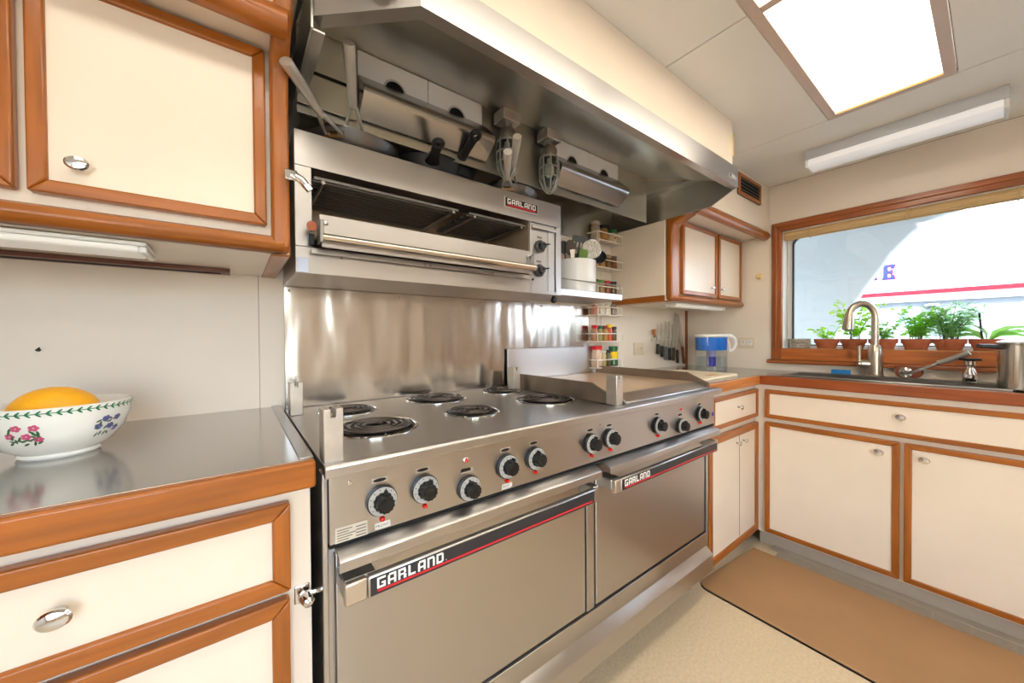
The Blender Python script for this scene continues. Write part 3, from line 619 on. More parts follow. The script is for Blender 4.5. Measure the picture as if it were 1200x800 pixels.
# ================================================================== PANS on the broiler
BT = bz1-.0015
def pan(name, label, c, R, h, tip, m, grp, fork=True, hm=None, zoff=0., flare=1.08, hs=1.0):
    """lying pan; handle reaches from the rim to 'tip' (world)"""
    c = Vector((c[0], c[1], BT+zoff)); tp_ = Vector(tip)
    t = thing(name, label, 'pan', tuple(c), grp)
    MB().lathe([(R*.80, 0), (R*.84, .003), (R*.97, h*.7), (R*flare*.95, h), (R*flare*.95-.004, h), (R*.95, h*.7), (R*.82, .006), (.001, .004)], c, n=40).build('pan_body', m, t)
    d = (Vector((tp_.x, tp_.y, 0))-Vector((c.x, c.y, 0))).normalized(); s_ = Vector((d.y, -d.x, 0)); rim = c+d*R*.985+Vector((0, 0, h*.62))
    hm = hm or mat('pan_handle', (226, 221, 213), .34, .7)
    if fork:
        k = rim+(tp_-rim)*.33
        hb = MB()
        for sg in (-1, 1): hb.tube([rim+s_*sg*.021+d*-.002, rim+s_*sg*.02+d*.012, k+s_*sg*.006], [.004, .004, .006], 8)
        hb.tube([k-d*.006, k+(tp_-k)*.3, k+(tp_-k)*.7, tp_-(tp_-k)*.02, tp_], [v*hs for v in (.0095, .0115, .0130, .0140, .0130)], 14, flat=(.8, 1.0))
        hn = hb.build('handle', hm, t)
        MB().tube([rim-s_*.026, rim+s_*.026], .008, 8, flat=(1.1, .35)).build('bracket', mat('brass_bracket', (150, 118, 78), .35, .9), t)
        for sg in (-1, 1): MB().lathe([(.0045, 0), (.003, .003), (.001, .0035)], rim+s_*sg*.013+d*.003, d, 10).build('rivet', NICKEL, t)
    else:
        a = rim; L = tp_-a
        hb = MB().tube([a-d*.008, a+L*.15, a+L*.4, a+L*.72], [.022, .015, .013, .014], 12, flat=(.6, 1.1))
        cc = a+L*.84; r1 = L.length*.105; ux = L.normalized()
        hb.tube([cc+ux*math.cos(q*PI/8)*r1+s_*math.sin(q*PI/8)*r1*.9 for q in range(16)], .0075, 8, closed=True)
        hb.build('handle', m, t)
        lip = c-d*R*.96+Vector((0, 0, h*.8)); 
        MB().tube([c+d*R*1.01*math.cos(q)+s_*R*1.01*math.sin(q)+Vector((0, 0, h)) for q in [i*2*PI/40 for i in range(40)]], .0032, 6, closed=True).build('rim', m, t)
    return t
pan('frying_pan', 'dark frying pan on the broiler, its steel handle leaning to the wood cabinet', (.292, 1.19), .134, .052, (.089, .885, 1.697), PANM, 'pans on top of the broiler')
pan('frying_pan', 'dark frying pan on the broiler, nested on top with upright steel handle', (.306, 1.195), .118, .055, (.210, .875, 1.786), PANM, 'pans on top of the broiler', zoff=.026)
pan('cast_iron_skillet', 'black cast iron skillet on the broiler with the lower looped handle', (.535, 1.185), .122, .062, (.467, .95, 1.686), IRON, 'pans on top of the broiler', fork=False)
pan('cast_iron_skillet', 'black cast iron skillet on the broiler with the raised looped handle', (.612, 1.185), .104, .060, (.597, .95, 1.754), IRON, 'pans on top of the broiler', fork=False, zoff=.034)
pan('small_frying_pan', 'small dark frying pan near the badge end, handle lower', (.870, 1.18), .118, .046, (.648, .87, 1.673), PANM, 'pans on top of the broiler')
pan('small_frying_pan', 'small frying pan near the badge end, handle higher, nested on another', (.885, 1.185), .102, .050, (.684, .87, 1.729), PANM, 'pans on top of the broiler', zoff=.022)

# ================================================================== UTENSIL CROCK
CX, CY, CZ = 1.305, 1.218, 1.3295
ck = thing('utensil_crock', 'white cylindrical utensil crock on the steel shelf', 'crock', (CX, CY, CZ))
MB().lathe([(.096, 0), (.099, .004), (.099, .150), (.0995, .153), (.095, .153), (.095, .008), (.001, .006)], (CX, CY, CZ), n=48).build('crock_body', mat('white_enamel', (228, 228, 228), .25), ck)
def utensil(name, label, base, tip, r, m, head, hm=None):
    t = thing(name, label, 'utensil', base, 'utensils in the crock'); b = Vector(base); p = Vector(tip)
    MB().tube([b, b+(p-b)*.5, p], [r, r*.9, r], 8, flat=(.7, 1)).build('handle', m, t)
    d = (p-b).normalized(); s_ = d.cross(Vector((-.6, -.8, 0))).normalized(); head(t, p, d, s_, hm or m); return t
def slab(poly, th, nm):
    def f(t, p, d, s_, m):
        n = d.cross(s_).normalized()
        MB().prism(poly, -th, th, lambda u, v, q: tuple(p+s_*u+d*v+n*q)).build(nm, m, t, .001)
    return f
CB = CZ+.012
PLASTB = mat('dark_nylon', (46, 48, 52), .45)
GRAYN = mat('grey_nylon', (86, 90, 94), .45)
def spat(t, p, d, s_, m):
    n = d.cross(s_).normalized(); W, L = .040, .098
    fn = lambda u, v, q: tuple(p+s_*u+d*v+n*q)
    hd = MB()
    for k in range(5):
        u = -W+k*2*W*.25*1.0
        hd.prism([(-W+k*.0178, .012), (-W+k*.0178+.0088, .012), (-W+k*.0178+.0088, .068), (-W+k*.0178, .068)], -.0012, .0012, fn)
    hd.prism([(-.012, -.01), (.012, -.01), (W, .012), (-W, .012)], -.0012, .0012, fn); hd.prism([(-W, .068), (W, .068), (W*.92, L), (-W*.92, L)], -.0012, .0012, fn)
    hd.build('slotted_head', m, t)
utensil('slotted_spatula', 'grey slotted spatula standing in the utensil crock', (1.30, 1.235, CB), (1.325, 1.22, 1.515), .005, PLASTB, spat, GRAYN)
def skim(t, p, d, s_, m):
    n = d.cross(s_).normalized(); c = p+d*.042
    MB().lathe([(.044, 0), (.045, .003), (.030, .008), (.001, .010)], c, n, 28).build('perforated_bowl', mat('skimmer_steel', (150, 144, 136), .35, .9, noise=.4, nscale=160, detail=1), t)
    MB().tube([c+s_*math.cos(q*PI/14)*.045+d*math.sin(q*PI/14)*.045 for q in range(28)], .002, 6, closed=True).build('bowl_rim', CHROME, t)
utensil('skimmer', 'round steel skimmer standing in the utensil crock', (1.30, 1.20, CB), (1.343, 1.165, 1.500), .0035, CHROME, skim)
utensil('silicone_scraper', 'green silicone scraper standing in the utensil crock', (1.29, 1.185, CB), (1.297, 1.165, 1.480), .005, WHITE, slab([(-.021, 0), (.021, 0), (.022, .050), (-.018, .056)], .004, 'scraper_head'), mat('green_silicone', (104, 140, 44), .5))
def ladle(t, p, d, s_, m):
    n = d.cross(s_).normalized(); c = p+d*.03+s_*.01
    MB().lathe([(.001, -.022), (.02, -.019), (.034, -.008), (.038, .006), (.0355, .006), (.032, -.006), (.019, -.016), (.001, -.018)], c, (-.5, -.7, .35), 24).build('ladle_bowl', m, t)
utensil('ladle', 'black ladle standing in the utensil crock, leaning toward the spice rack', (1.31, 1.225, CB), (1.403, 1.185, 1.495), .005, PLASTB, ladle)
utensil('wooden_spoon', 'pale wooden spoon handle leaning right in the utensil crock', (1.30, 1.215, CB), (1.46, 1.20, 1.612), .0045, mat('pale_handle', (224, 190, 146), .5), slab([(-.004, -.004), (.004, -.004), (.005, .012), (-.005, .012)], .003, 'spoon_end'))
utensil('serving_spoon', 'dark brown serving spoon leaning left in the utensil crock', (1.30, 1.22, CB), (1.238, 1.18, 1.505), .004, CHROME, slab([(math.cos(q*PI/10)*.024, .03+math.sin(q*PI/10)*.036) for q in range(20)], .005, 'spoon_bowl'), mat('brown_nylon', (84, 72, 64), .35))
utensil('pasta_spoon', 'black spoon leaning far left in the utensil crock', (1.29, 1.23, CB), (1.222, 1.205, 1.515), .004, PLASTB, slab([(math.cos(q*PI/10)*.022, .025+math.sin(q*PI/10)*.03) for q in range(20)], .004, 'spoon_bowl'))
utensil('whisk_handle', 'thin steel utensil with black tip at the left of the crock', (1.28, 1.20, CB), (1.228, 1.16, 1.482), .0035, CHROME, slab([(-.008, 0), (.008, 0), (.012, .04), (-.012, .04)], .002, 'steel_end'))
ls = thing('slim_spatula', 'long dark spatula hung beside the broiler end panel', 'utensil', (1.062, 1.08, 1.33), 'utensils in the crock')
BX(1.050, 1.058, 1.075, 1.095, 1.33, 1.53).build('blade', mat('blade_grey', (150, 156, 164), .3, .8), ls, .001); BX(1.048, 1.060, 1.073, 1.097, 1.5305, 1.60).build('grip', PLASTB, ls, .004)

# ================================================================== SPICE RACKS
WIRE = mat('white_wire', (236, 230, 220), .3)
def rack(label, tiers, x0=1.524, x1=1.735):
    zb = min(tiers)-.004; t = thing('spice_rack', label, 'rack', ((x0+x1)/2, 1.30, zb), 'wire spice racks')
    for x in (1.61, 1.65): MB().tube([(x, YB-.004, zb), (x, YB-.004, max(tiers)+.08)], .0028, 6).build('upright', WIRE, t)
    for z in tiers:
        m = MB(); ya, yb = 1.262, 1.338
        for zz in (z, z+.042): m.tube([(x0, yb, zz), (x0, ya, zz), (x1, ya, zz), (x1, yb, zz)], .003, 6)
        m.tube([(x0, yb, z), (x1, yb, z)], .002, 6)
        for k in range(4): y = ya+.012+k*.017; m.tube([(x0, y, z), (x1, y, z)], .0016, 5)
        m.tube([(x0, ya, z), (x0, ya, z+.042)], .002, 5); m.tube([(x1, ya, z), (x1, ya, z+.042)], .002, 5)
        m.build('wire_tier', WIRE, t)
    return t
UPT, LOT = (1.64, 1.495, 1.350), (1.240, 1.098, .957)
rack('white wire spice rack on the wall above the steel shelf', UPT)
rack('white wire spice rack on the wall below the steel shelf', LOT)
JG = {}
def jar(label, x, z, r, h, cont, cap, caph=.014, y=1.30, grp='spice jars in the wire racks'):
    z += .0026; t = thing('spice_jar', label, 'jar', (x, y, z), grp)
    MB().lathe([(r*.9, 0), (r, .003), (r, h*.80), (r*.82, h*.9), (r*.82, h)], (x, y, z), n=16).build('jar_body', mat('jar_%d_%d_%d' % cont, cont, .18, coat=.6, noise=.25, nscale=120), t)
    MB().lathe([(r*.95, h), (r*.97, h+.002), (r*.97, h+caph), (r*.9, h+caph+.0015)], (x, y, z), n=16).build('cap', mat('cap_%d_%d_%d' % cap, cap, .4), t)
    return t
def jl(x, z, y=1.30): pass
GRN, RDC, BLK, YEL, BRN = (34, 104, 52), (206, 30, 40), (28, 28, 30), (240, 200, 30), (130, 84, 48)
A = 'top tier of the upper spice rack'
jar('clear wide jar, leftmost on the '+A, 1.553, UPT[0], .026, .085, (196, 176, 150), (206, 196, 180))
jar('brown spice jar with wide black cap on the '+A, 1.617, UPT[0], .030, .070, (176, 128, 74), (40, 38, 42), .018)
jar('pale green-capped jar with red dot on the '+A, 1.692, UPT[0], .028, .058, (222, 200, 164), GRN, .018)
MB().lathe([(.006, 0), (.006, .0008)], (1.685, 1.2715, UPT[0]+.03), (-.15, -1, 0), 12).build('label_dot', RED, [o for o in COL.objects if o.name.startswith('spice_jar')][-1])
A = 'middle tier of the upper spice rack'
for x, c, k, nm in ((1.552, (168, 110, 64), (150, 100, 60), 'reddish brown jar with brown cap, leftmost'), (1.603, (190, 140, 80), (196, 170, 130), 'ochre spice jar with tan cap, second'), (1.654, (120, 90, 60), (150, 130, 110), 'dark brown jar with grey cap, third'), (1.704, (134, 84, 50), (90, 70, 60), 'brown jar with dark cap, rightmost')):
    jar(nm+' on the '+A, x, UPT[1], .0215, .062, c, k)
A = 'bottom tier of the upper spice rack'
for x, c, k, nm in ((1.550, (190, 180, 150), (60, 116, 40), 'pale jar with green cap, leftmost'), (1.598, (170, 140, 100), (96, 140, 60), 'tan jar with light green cap, second'), (1.650, (150, 90, 60), (190, 30, 40), 'brown jar with red cap, third'), (1.702, (110, 80, 60), BLK, 'dark jar with black cap, rightmost')):
    jar(nm+' on the '+A, x, UPT[2], .0205, .064, c, k)
A = 'top tier of the lower spice rack'
for x, c, k, nm in ((1.549, (196, 120, 96), (216, 200, 184), 'pinkish jar with white cap, leftmost'), (1.598, (206, 196, 180), (220, 214, 204), 'white spice jar with white cap, second'), (1.648, (216, 206, 190), (200, 196, 190), 'off-white jar with grey cap, third'), (1.700, (130, 110, 84), (110, 100, 92), 'dark speckled jar, rightmost')):
    jar(nm+' on the '+A, x, LOT[0], .0215, .050, c, k, .010)
A = 'middle tier of the lower spice rack'
for x, c, k, h, nm in ((1.545, (180, 130, 100), RDC, .068, 'spice jar with bright red cap, leftmost'), (1.585, (156, 150, 96), (24, 92, 48), .066, 'herb jar with dark green cap, second'), (1.628, (190, 140, 70), (140, 30, 34), .066, 'golden jar with dark red cap, third'), (1.667, (206, 96, 60), YEL, .074, 'orange spice jar with yellow cap, fourth'), (1.706, (110, 80, 56), (50, 44, 44), .062, 'brown jar with black cap, rightmost')):
    jar(nm+' on the '+A, x, LOT[1], .0175, h, c, k, .016)
A = 'bottom tier of the lower spice rack'
jar('large clear jar with wide red lid on the '+A, 1.560, LOT[2], .030, .095, (206, 180, 160), RDC, .018)
jar('slim white-capped jar on the '+A, 1.614, LOT[2], .0175, .076, (190, 170, 110), (214, 210, 200), .012)
jar('small dark herb jar with black cap on the '+A, 1.653, LOT[2], .0185, .074, (96, 92, 60), (46, 46, 44), .014)
jg = jar('green-capped yellow-labelled jar on the '+A, 1.703, LOT[2], .026, .088, (60, 110, 70), (24, 96, 56), .020)
MB().lathe([(.0262, .042), (.0264, .044), (.0264, .078), (.0262, .080)], (1.703, 1.30, LOT[2]+.0026), n=16).build('jar_label', mat('yellow_label', (246, 208, 20), .5), jg)

# ================================================================== back wall right: knives, switch, strip
struct(BX(2.585, 2.600, YB-.012, YB-.0005, CT+.001, 1.3055).build('trim_2', wood('z', (140, 70, 30), 'corner_wood')), 'dark wood strip in the wall corner')
sw = thing('switch_plate', 'cream light switch plate on the wall beside the knives', 'switch', (2.012, YB, 1.008))
BX(1.960, 2.064, YB-.006, YB-.0002, 1.008, 1.085).build('plate', mat('ivory_plastic', (226, 212, 188), .4), sw, .002)
for x in (1.992, 2.034): BX(x-.005, x+.005, YB-.014, YB-.0062, 1.04, 1.056).build('toggle', mat('ivory_plastic', (226, 212, 188), .4), sw, .001)
mg = thing('knife_bar', 'pale magnetic knife bar on the wall beside the corner', 'knife rack', (2.32, YB, 1.10))
BX(2.14, 2.53, YB-.016, YB-.0003, 1.098, 1.128).build('bar', mat('bar_white', (232, 226, 216), .4), mg, .002)
for k in range(5): MB().lathe([(.005, 0), (.004, .001)], (2.19+k*.07, YB-.016, 1.113), (0, -1, 0), 10).build('magnet', BLACK, mg)
BLADE = mat('blade_steel', (204, 202, 198), .2, 1)
def knife(label, x, zt, zs, zb, wb, hm, lean=0., wh=.013):
    t = thing('kitchen_knife', label, 'knife', (x, YB-.022, zb), 'knives on the magnetic bar'); y = YB-.0205
    X = lambda z: lean*(z-1.11)
    F = lambda u, z, d: (x+u+X(z), y-d, z)
    MB().prism([(-wb*.5, zs), (wb*.5, zs), (wb*.5, zs+(zt-zs)*.6), (wb*.15, zt-.01), (-wb*.5, zt)], -.0012, .0012, F).build('blade', BLADE, t)
    MB().prism([(-wh*.8, zs), (wh*.8, zs), (wh, zs-.02), (wh*.85, (zs+zb)/2), (wh*1.1, zb+.006), (wh*.6, zb), (-wh*.8, zb+.004), (-wh*.75, (zs+zb)/2)], -.0045, .0085, F).build('handle', hm, t, .003)
BRW = mat('brown_handle', (112, 66, 34), .45, noise=.2, nscale=30)
knife('small paring knife with orange wood handle, leftmost on the knife bar', 2.150, 1.095, 1.135, 1.165, .012, mat('orange_handle', (186, 110, 56), .45))
knife('steak knife with black handle, second on the knife bar', 2.195, 1.205, 1.075, 1.005, .018, BLACK, .02)
knife('slim utility knife with black handle, third on the knife bar', 2.243, 1.215, 1.060, .985, .016, BLACK, .01)
knife('boning knife with grey handle, fourth on the knife bar', 2.290, 1.225, 1.055, .965, .020, GRAYN, .02)
knife('carving knife with black handle, fifth on the knife bar', 2.338, 1.225, 1.045, .960, .022, BLACK, .0)
knife('serrated knife with dark handle, sixth on the knife bar', 2.388, 1.21, 1.045, .955, .022, mat('dark_brown_handle', (60, 46, 38), .45), .03)
knife('long chef knife with black handle, seventh on the knife bar', 2.432, 1.285, 1.030, .935, .034, BLACK, -.04)
knife('broad cook knife with brown wood handle, rightmost on the knife bar', 2.490, 1.28, 1.050, .928, .036, BRW, -.20)

# pitcher
PX, PYY = 2.30, 1.035
pt = thing('water_pitcher', 'clear water filter pitcher with blue reservoir on the corner worktop', 'pitcher', (PX, PYY, CT))
PCL = thin_glass('pitcher_clear', (.88, .91, .93, 1), 1.6)
def oval(rx, ry, z, n=28, e=2.6):
    out = []
    for k in range(n):
        a = 2*PI*k/n; c, s_ = math.cos(a), math.sin(a)
        out.append((abs(c)**(2/e)*math.copysign(rx, c), abs(s_)**(2/e)*math.copysign(ry, s_), z))
    return out
PROT = Matrix.Rotation(math.radians(-33), 3, 'Z')
def loft(rings, cap=True):
    mb = MB(); n = len(rings[0]); vs = [tuple(Vector((PX, PYY, CT))+PROT @ Vector(p)) for r in rings for p in r]; fs = []
    for i in range(len(rings)-1): fs += [(i*n+k, i*n+(k+1) % n, (i+1)*n+(k+1) % n, (i+1)*n+k) for k in range(n)]
    if cap: fs += [tuple(range(n))[::-1], tuple(range((len(rings)-1)*n, len(rings)*n))]
    return mb.add(vs, fs, True)
loft([oval(.086, .056, .001), oval(.089, .058, .006), oval(.092, .060, .205)], False).build('clear_body', PCL, pt)
loft([oval(.084, .054, .003), oval(.0855, .0555, .085)]).build('water', thin_glass('water', (.90, .94, .96, 1), 1.2), pt)
loft([oval(.083, .053, .122), oval(.0875, .0565, .128), oval(.0895, .0575, .200)]).build('blue_reservoir', mat('blue_plastic', (36, 122, 224), .2), pt)
loft([oval(.026, .026, .1215, e=2), oval(.027, .027, .086, e=2), oval(.027, .027, .084, e=2)]).build('filter_cartridge', mat('cartridge_grey', (150, 150, 190), .4), pt)
loft([oval(.027, .027, .0838, e=2), oval(.026, .026, .026, e=2)]).build('filter_tip', mat('deep_blue', (30, 44, 170), .3), pt)
loft([oval(.094, .062, .2055), oval(.095, .063, .211), oval(.090, .059, .217), oval(.070, .045, .220)]).build('lid', WHITE, pt)
hp = [(.093, 0, .209), (.125, 0, .208), (.150, 0, .190), (.155, 0, .160), (.142, 0, .128), (.118, 0, .112)]
hp2 = [tuple(Vector((PX, PYY, CT))+PROT @ Vector(p)) for p in hp]
MB().tube(hp2, [.012, .011, .010, .010, .009, .007], 10).build('handle', WHITE, pt)
MB().tube([tuple(Vector((PX, PYY, CT))+PROT @ Vector(p)) for p in ((.095, 0, .20), (.112, 0, .16), (.118, 0, .112))], .006, 8).build('handle_inner', WHITE, pt)

cb = thing('cutting_board', 'small cream cutting board lying on the worktop beside the griddle', 'cutting board', (1.86, .97, CT))
MB().prism([(1.66, .80), (2.07, .80), (2.09, .82), (2.09, 1.12), (2.07, 1.14), (1.66, 1.14)], CT+.0002, CT+.012, FZ).build('board', mat('cream_board', (238, 222, 192), .5, noise=.06, nscale=12), cb, .003)
BX(1.86, 1.95, .84, .87, CT+.0122, CT+.013).build('burn_mark', mat('tan_mark', (214, 160, 100), .5), cb)

# window wall items
ol = thing('outlet_plate', 'cream double outlet plate behind the water pitcher', 'outlet', (XR, .958, 1.043))
BX(XR-.006, XR-.0002, .915, 1.002, 1.043, 1.115).build('plate', mat('ivory_plastic', (226, 212, 188), .4), ol, .002)
for y in (.938, .978):
    s_ = BX(XR-.009, XR-.0062, y-.014, y+.014, 1.063, 1.096).build('socket', WHITE, ol, .002)
    for dy in (-.005, .005): BX(XR-.0096, XR-.0091, y+dy-.0012, y+dy+.0012, 1.08, 1.09).build('slot', BLACK, s_)
    MB().lathe([(.002, 0), (.002, .0006)], (XR-.0091, y, 1.072), (-1, 0, 0), 8).build('slot', BLACK, s_)
th = thing('thermostat', 'small round ivory dial on the wall between cabinet and window', 'thermostat', (XR, .888, 1.493))
MB().lathe([(.019, 0), (.019, .004), (.012, .008), (.012, .02), (.010, .023), (.001, .0235)], (XR-.0002, .888, 1.493), (-1, 0, 0), 20).build('knob_body', mat('ivory_knob', (232, 206, 150), .4), th)
BX(XR-.028, XR-.0235, .885, .891, 1.483, 1.503).build('grip', mat('ivory_knob', (232, 206, 150), .4), th, .001)

# ================================================================== WINDOW
WN = thing('window_1', 'wide wood-framed galley window with plants on its sill', 'window', (XR, .0, .96)); WN['kind'] = 'structure'; del WN['category']
FW = FX(XR)
WA, WB, WC, WD = -.86, .818, .98, 1.798
WMD = lambda ax: wood(ax, (158, 86, 38), 'window_wood')
for poly, ax in (([(WA, WD), (WB, WD), (WB-.052, WD-.055), (WA+.052, WD-.055)], 'y'), ([(WB, WC+.001), (WB, WD-.0005), (WB-.052, WD-.0555), (WB-.052, WC+.001)], 'z'), ([(WA, WC+.001), (WA, WD-.0005), (WA+.052, WD-.0555), (WA+.052, WC+.001)], 'z')):
    MB().prism(poly, 0, .018, FW).build('frame_rail', WMD(ax), WN, .004, 3)
for poly, ax in (([(WA+.012, WD-.012), (WB-.012, WD-.012), (WB-.03, WD-.03), (WA+.03, WD-.03)], 'y'), ([(WB-.012, WC+.07), (WB-.012, WD-.0125), (WB-.03, WD-.0305), (WB-.03, WC+.07)], 'z')):
    MB().prism(poly, .018, .026, FW).build('frame_bead', WMD(ax), WN, .004, 3)
BX(XR-.034, XR-.0002, WA-.02, WB+.022, .958, .9795).build('sill_moulding', WMD('y'), WN, .006, 3)
BX(XR-.022, XR-.0002, WA+.05, WB-.048, .9805, 1.048).build('fiddle_board', wood('y', (186, 104, 46), 'fiddle_wood'), WN, .003, 2)
BX(XR-.0001, XR+.16, WY0+.001, WY1-.001, WZ0-.02, WZ0+.006).build('sill_board', WHITEP, WN)
# reveal and sliding aluminium frame with rubber gasket and rounded corners
for nm, a in (('reveal', (XR+.003, XR+.098, WY1-.005, WY1-.0005, WZ0+.007, WZ1-.001)), ('reveal', (XR+.003, XR+.098, WY0+.0005, WY0+.005, WZ0+.007, WZ1-.001)), ('reveal', (XR+.003, XR+.098, WY0+.006, WY1-.006, WZ1-.006, WZ1-.0005))):
    BX(*a).build(nm, WHITEP, WN)
def rrect(y0, y1, z0, z1, r, n=6):
    out = []
    for cy, cz, a0 in ((y1-r, z1-r, 0), (y0+r, z1-r, PI/2), (y0+r, z0+r, PI), (y1-r, z0+r, 1.5*PI)):
        out += [(cy+r*math.cos(a0+k*PI/2/n), cz+r*math.sin(a0+k*PI/2/n)) for k in range(n+1)]
    return out
def rframe(y0, y1, z0, z1, wdt, r, x0, x1, nm, m):
    a = rrect(y0, y1, z0, z1, r); b = rrect(y0+wdt, y1-wdt, z0+wdt, z1-wdt, max(r-wdt*.6, .01)); n = len(a)
    vs = [(x, *p) for x in (x0, x1) for q in (a, b) for p in q]; fs = []
    for k in range(n):
        j = (k+1) % n; A0, B0, A1, B1 = k, n+k, 2*n+k, 3*n+k; a0, b0_, a1, b1_ = j, n+j, 2*n+j, 3*n+j
        fs += [(A0, a0, b0_, B0), (A1, B1, b1_, a1), (A0, A1, a1, a0), (B0, b0_, b1_, B1)]
    return MB().add(vs, fs).build(nm, m, WN)
rframe(WY0+.006, WY1-.006, WZ0+.007, WZ1-.007, .026, .055, XR+.060, XR+.085, 'pane_frame', mat('window_alu', (214, 214, 216), .35, .5))
rframe(WY0+.033, WY1-.033, WZ0+.034, WZ1-.034, .006, .045, XR+.062, XR+.082, 'gasket', BLACK)
BX(XR+.070, XR+.073, WY0+.036, WY1-.036, WZ0+.037, WZ1-.037).build('pane', PANE, WN)
MB().tube([(XR+.03, WY1-.016, WZ1-.03), (XR+.03, WY1-.017, 1.45), (XR+.032, WY1-.014, 1.30), (XR+.03, WY1-.018, 1.12)], .002, 6).build('blind_cord', mat('cord_tan', (196, 170, 130), .7), WN)
bl = thing('bamboo_blind', 'rolled tan blind along the top of the window', 'blind', (XR+.02, 0, 1.69))
BLM = mat('tan_bamboo', (206, 176, 128), .6, noise=.2, nscale=4, nstretch=(40, 1, 40))
MB().tube([(XR+.018, WY0+.006, 1.716), (XR+.018, WY1-.008, 1.716)], .0245, 12).build('roll', BLM, bl)
for k in range(11): MB().tube([(XR+.018+.0255*math.cos(k*.57), WY0+.007, 1.716+.0255*math.sin(k*.57)), (XR+.018+.0255*math.cos(k*.57), WY1-.009, 1.716+.0255*math.sin(k*.57))], .0022, 5).build('slat', BLM, bl)
for y in (.64, .258, -.06, -.4):
    MB().tube([(XR+.018+.0285*math.cos(a*PI/8), y, 1.716+.0285*math.sin(a*PI/8)) for a in range(16)], .003, 6, closed=True).build('tie', mat('cord_tan', (196, 170, 130), .7), bl)

# ---- plants on the sill
TERRA = mat('terracotta', (176, 96, 62), .75, noise=.15, nscale=30)
SAUC = mat('olive_saucer', (170, 160, 84), .45)
SOIL = mat('soil', (66, 48, 36), .9, noise=.4, nscale=60)
PZ = WZ0+.006
def leafm(c):
    m = mat('leaf_%d_%d_%d' % c, c, .45, noise=.2, nscale=40)
    q = m.node_tree
    if 'leaf_mix' not in q.nodes:
        mx = q.nodes.new('ShaderNodeMixShader'); mx.name = 'leaf_mix'; tl = q.nodes.new('ShaderNodeBsdfTranslucent'); tl.inputs[0].default_value = srgb(*[min(255, int(v*1.15)) for v in c])
        mx.inputs[0].default_value = .6; b = q.nodes['Principled BSDF']; o = q.nodes['Material Output']
        q.links.new(b.outputs[0], mx.inputs[1]); q.links.new(tl.outputs[0], mx.inputs[2]); q.links.new(mx.outputs[0], o.inputs[0])
    return m
def pot(t, y, r, h=.066, x=XR+.062, long_=1.0):
    z = PZ+.0005
    MB().lathe([(r*.78, 0), (r*.84, .012), (r*.80, .012), (r*.5, .006)], (x, y, z), n=24, sc=(.62, long_)).build('saucer', SAUC, t)
    p = MB().lathe([(r*.72, .0125), (r*.90, h*.66), (r*1.0, h*.66), (r*1.02, h), (r*.94, h), (r*.9, h*.86), (.001, h*.86)], (x, y, z), n=28, sc=(.62, long_)).build('pot', TERRA, t)
    MB().lathe([(r*.9, h*.861), (r*.7, h*.88), (.001, h*.9)], (x, y, z), n=20, sc=(.62, long_)).build('soil', SOIL, t)
    return (x, y, z+h*.88)
def leaf(mb, p, d, L, W, bend=.25, roll=0.):
    d = Vector(d).normalized(); s_ = d.cross(Vector((0, 0, 1))); s_ = s_.normalized() if s_.length > 1e-3 else Vector((1, 0, 0)); n = s_.cross(d).normalized(); p = Vector(p); n0 = n; s_, n = s_*math.cos(roll)+n*math.sin(roll), n
    q = []
    for f, wv in ((0, .12), (.3, .85), (.6, 1.), (.85, .55), (1., .03)):
        c = p+d*L*f+n*L*(.16*math.sin(f*PI)-bend*f*f); q += [c-s_*W*wv*.5, c+n*W*-.08, c+s_*W*wv*.5]
    mb.add(q, [(i*3+k, i*3+k+1, i*3+k+4, i*3+k+3) for i in range(4) for k in (0, 1)], True)
def herb(label, y, r, stems, col, hgt, spread, L, W, dens, lean=(0, 0), name='potted_herb', long_=1.):
    t = thing(name, label, 'plant', (XR+.062, y, PZ), 'potted plants on the window sill'); b = pot(t, y, r, long_=long_)
    st = MB(); lf = MB()
    for k in range(stems):
        a = random.uniform(0, 2*PI); q = random.uniform(.1, .6)*r
        p0 = Vector((b[0]+math.cos(a)*q*.5, b[1]+math.sin(a)*q, b[2]-.004)); H = hgt*random.uniform(.6, 1.05)
        ex = Vector((math.cos(a)*spread*.35+lean[0], math.sin(a)*spread*random.uniform(.3, 1)+lean[1], 0))
        pts = [p0+Vector((0, 0, H*f))+ex*f*f for f in (0, .25, .5, .75, 1)]
        for p_ in pts: p_.x = max(XR+.006, min(p_.x, XR+.13))
        st.tube(pts, [.0016, .0014, .0012, .001, .0008], 5)
        for j in range(dens):
            f = .15+.85*(j+random.random())/dens; i = min(3, int(f*4)); p_ = pts[i]+(pts[i+1]-pts[i])*(f*4-i)
            an = random.uniform(0, 2*PI); dv = Vector((math.cos(an)*.5, math.sin(an), random.uniform(-.1, .7)))
            s_ = random.uniform(.7, 1.15)
            pt_ = p_+dv*.008; pt_.x = min(max(pt_.x, XR+.0), XR+.125)
            if pt_.x+dv.normalized().x*L*s_ > XR+.055+.07: dv.x = -abs(dv.x)
            leaf(lf, pt_, dv, L*s_, W*s_, roll=random.uniform(-.9, .9))
    st.build('stem', leafm((112, 140, 66)), t); o = lf.build('foliage', leafm(col), t, ang=80); o['kind'] = 'stuff'
    return t
herb('potted herb with one bright round-leaved sprig, nearest the window corner', .575, .056, 4, (176, 222, 88), .10, .06, .030, .027, 8, (0, .01))
herb('tall bright green leafy herb behind the faucet on its left', .462, .055, 11, (182, 226, 92), .21, .105, .026, .022, 16)
herb('trailing green herb directly behind the faucet column', .348, .055, 8, (140, 190, 90), .10, .08, .024, .017, 14, (-.02, -.03))
herb('bushy bright parsley plant right of the faucet', .232, .052, 16, (160, 212, 96), .16, .085, .024, .021, 18)
herb('feathery grey-green rosemary in the widest terracotta pot', .126, .053, 24, (156, 200, 140), .17, .085, .034, .006, 34)
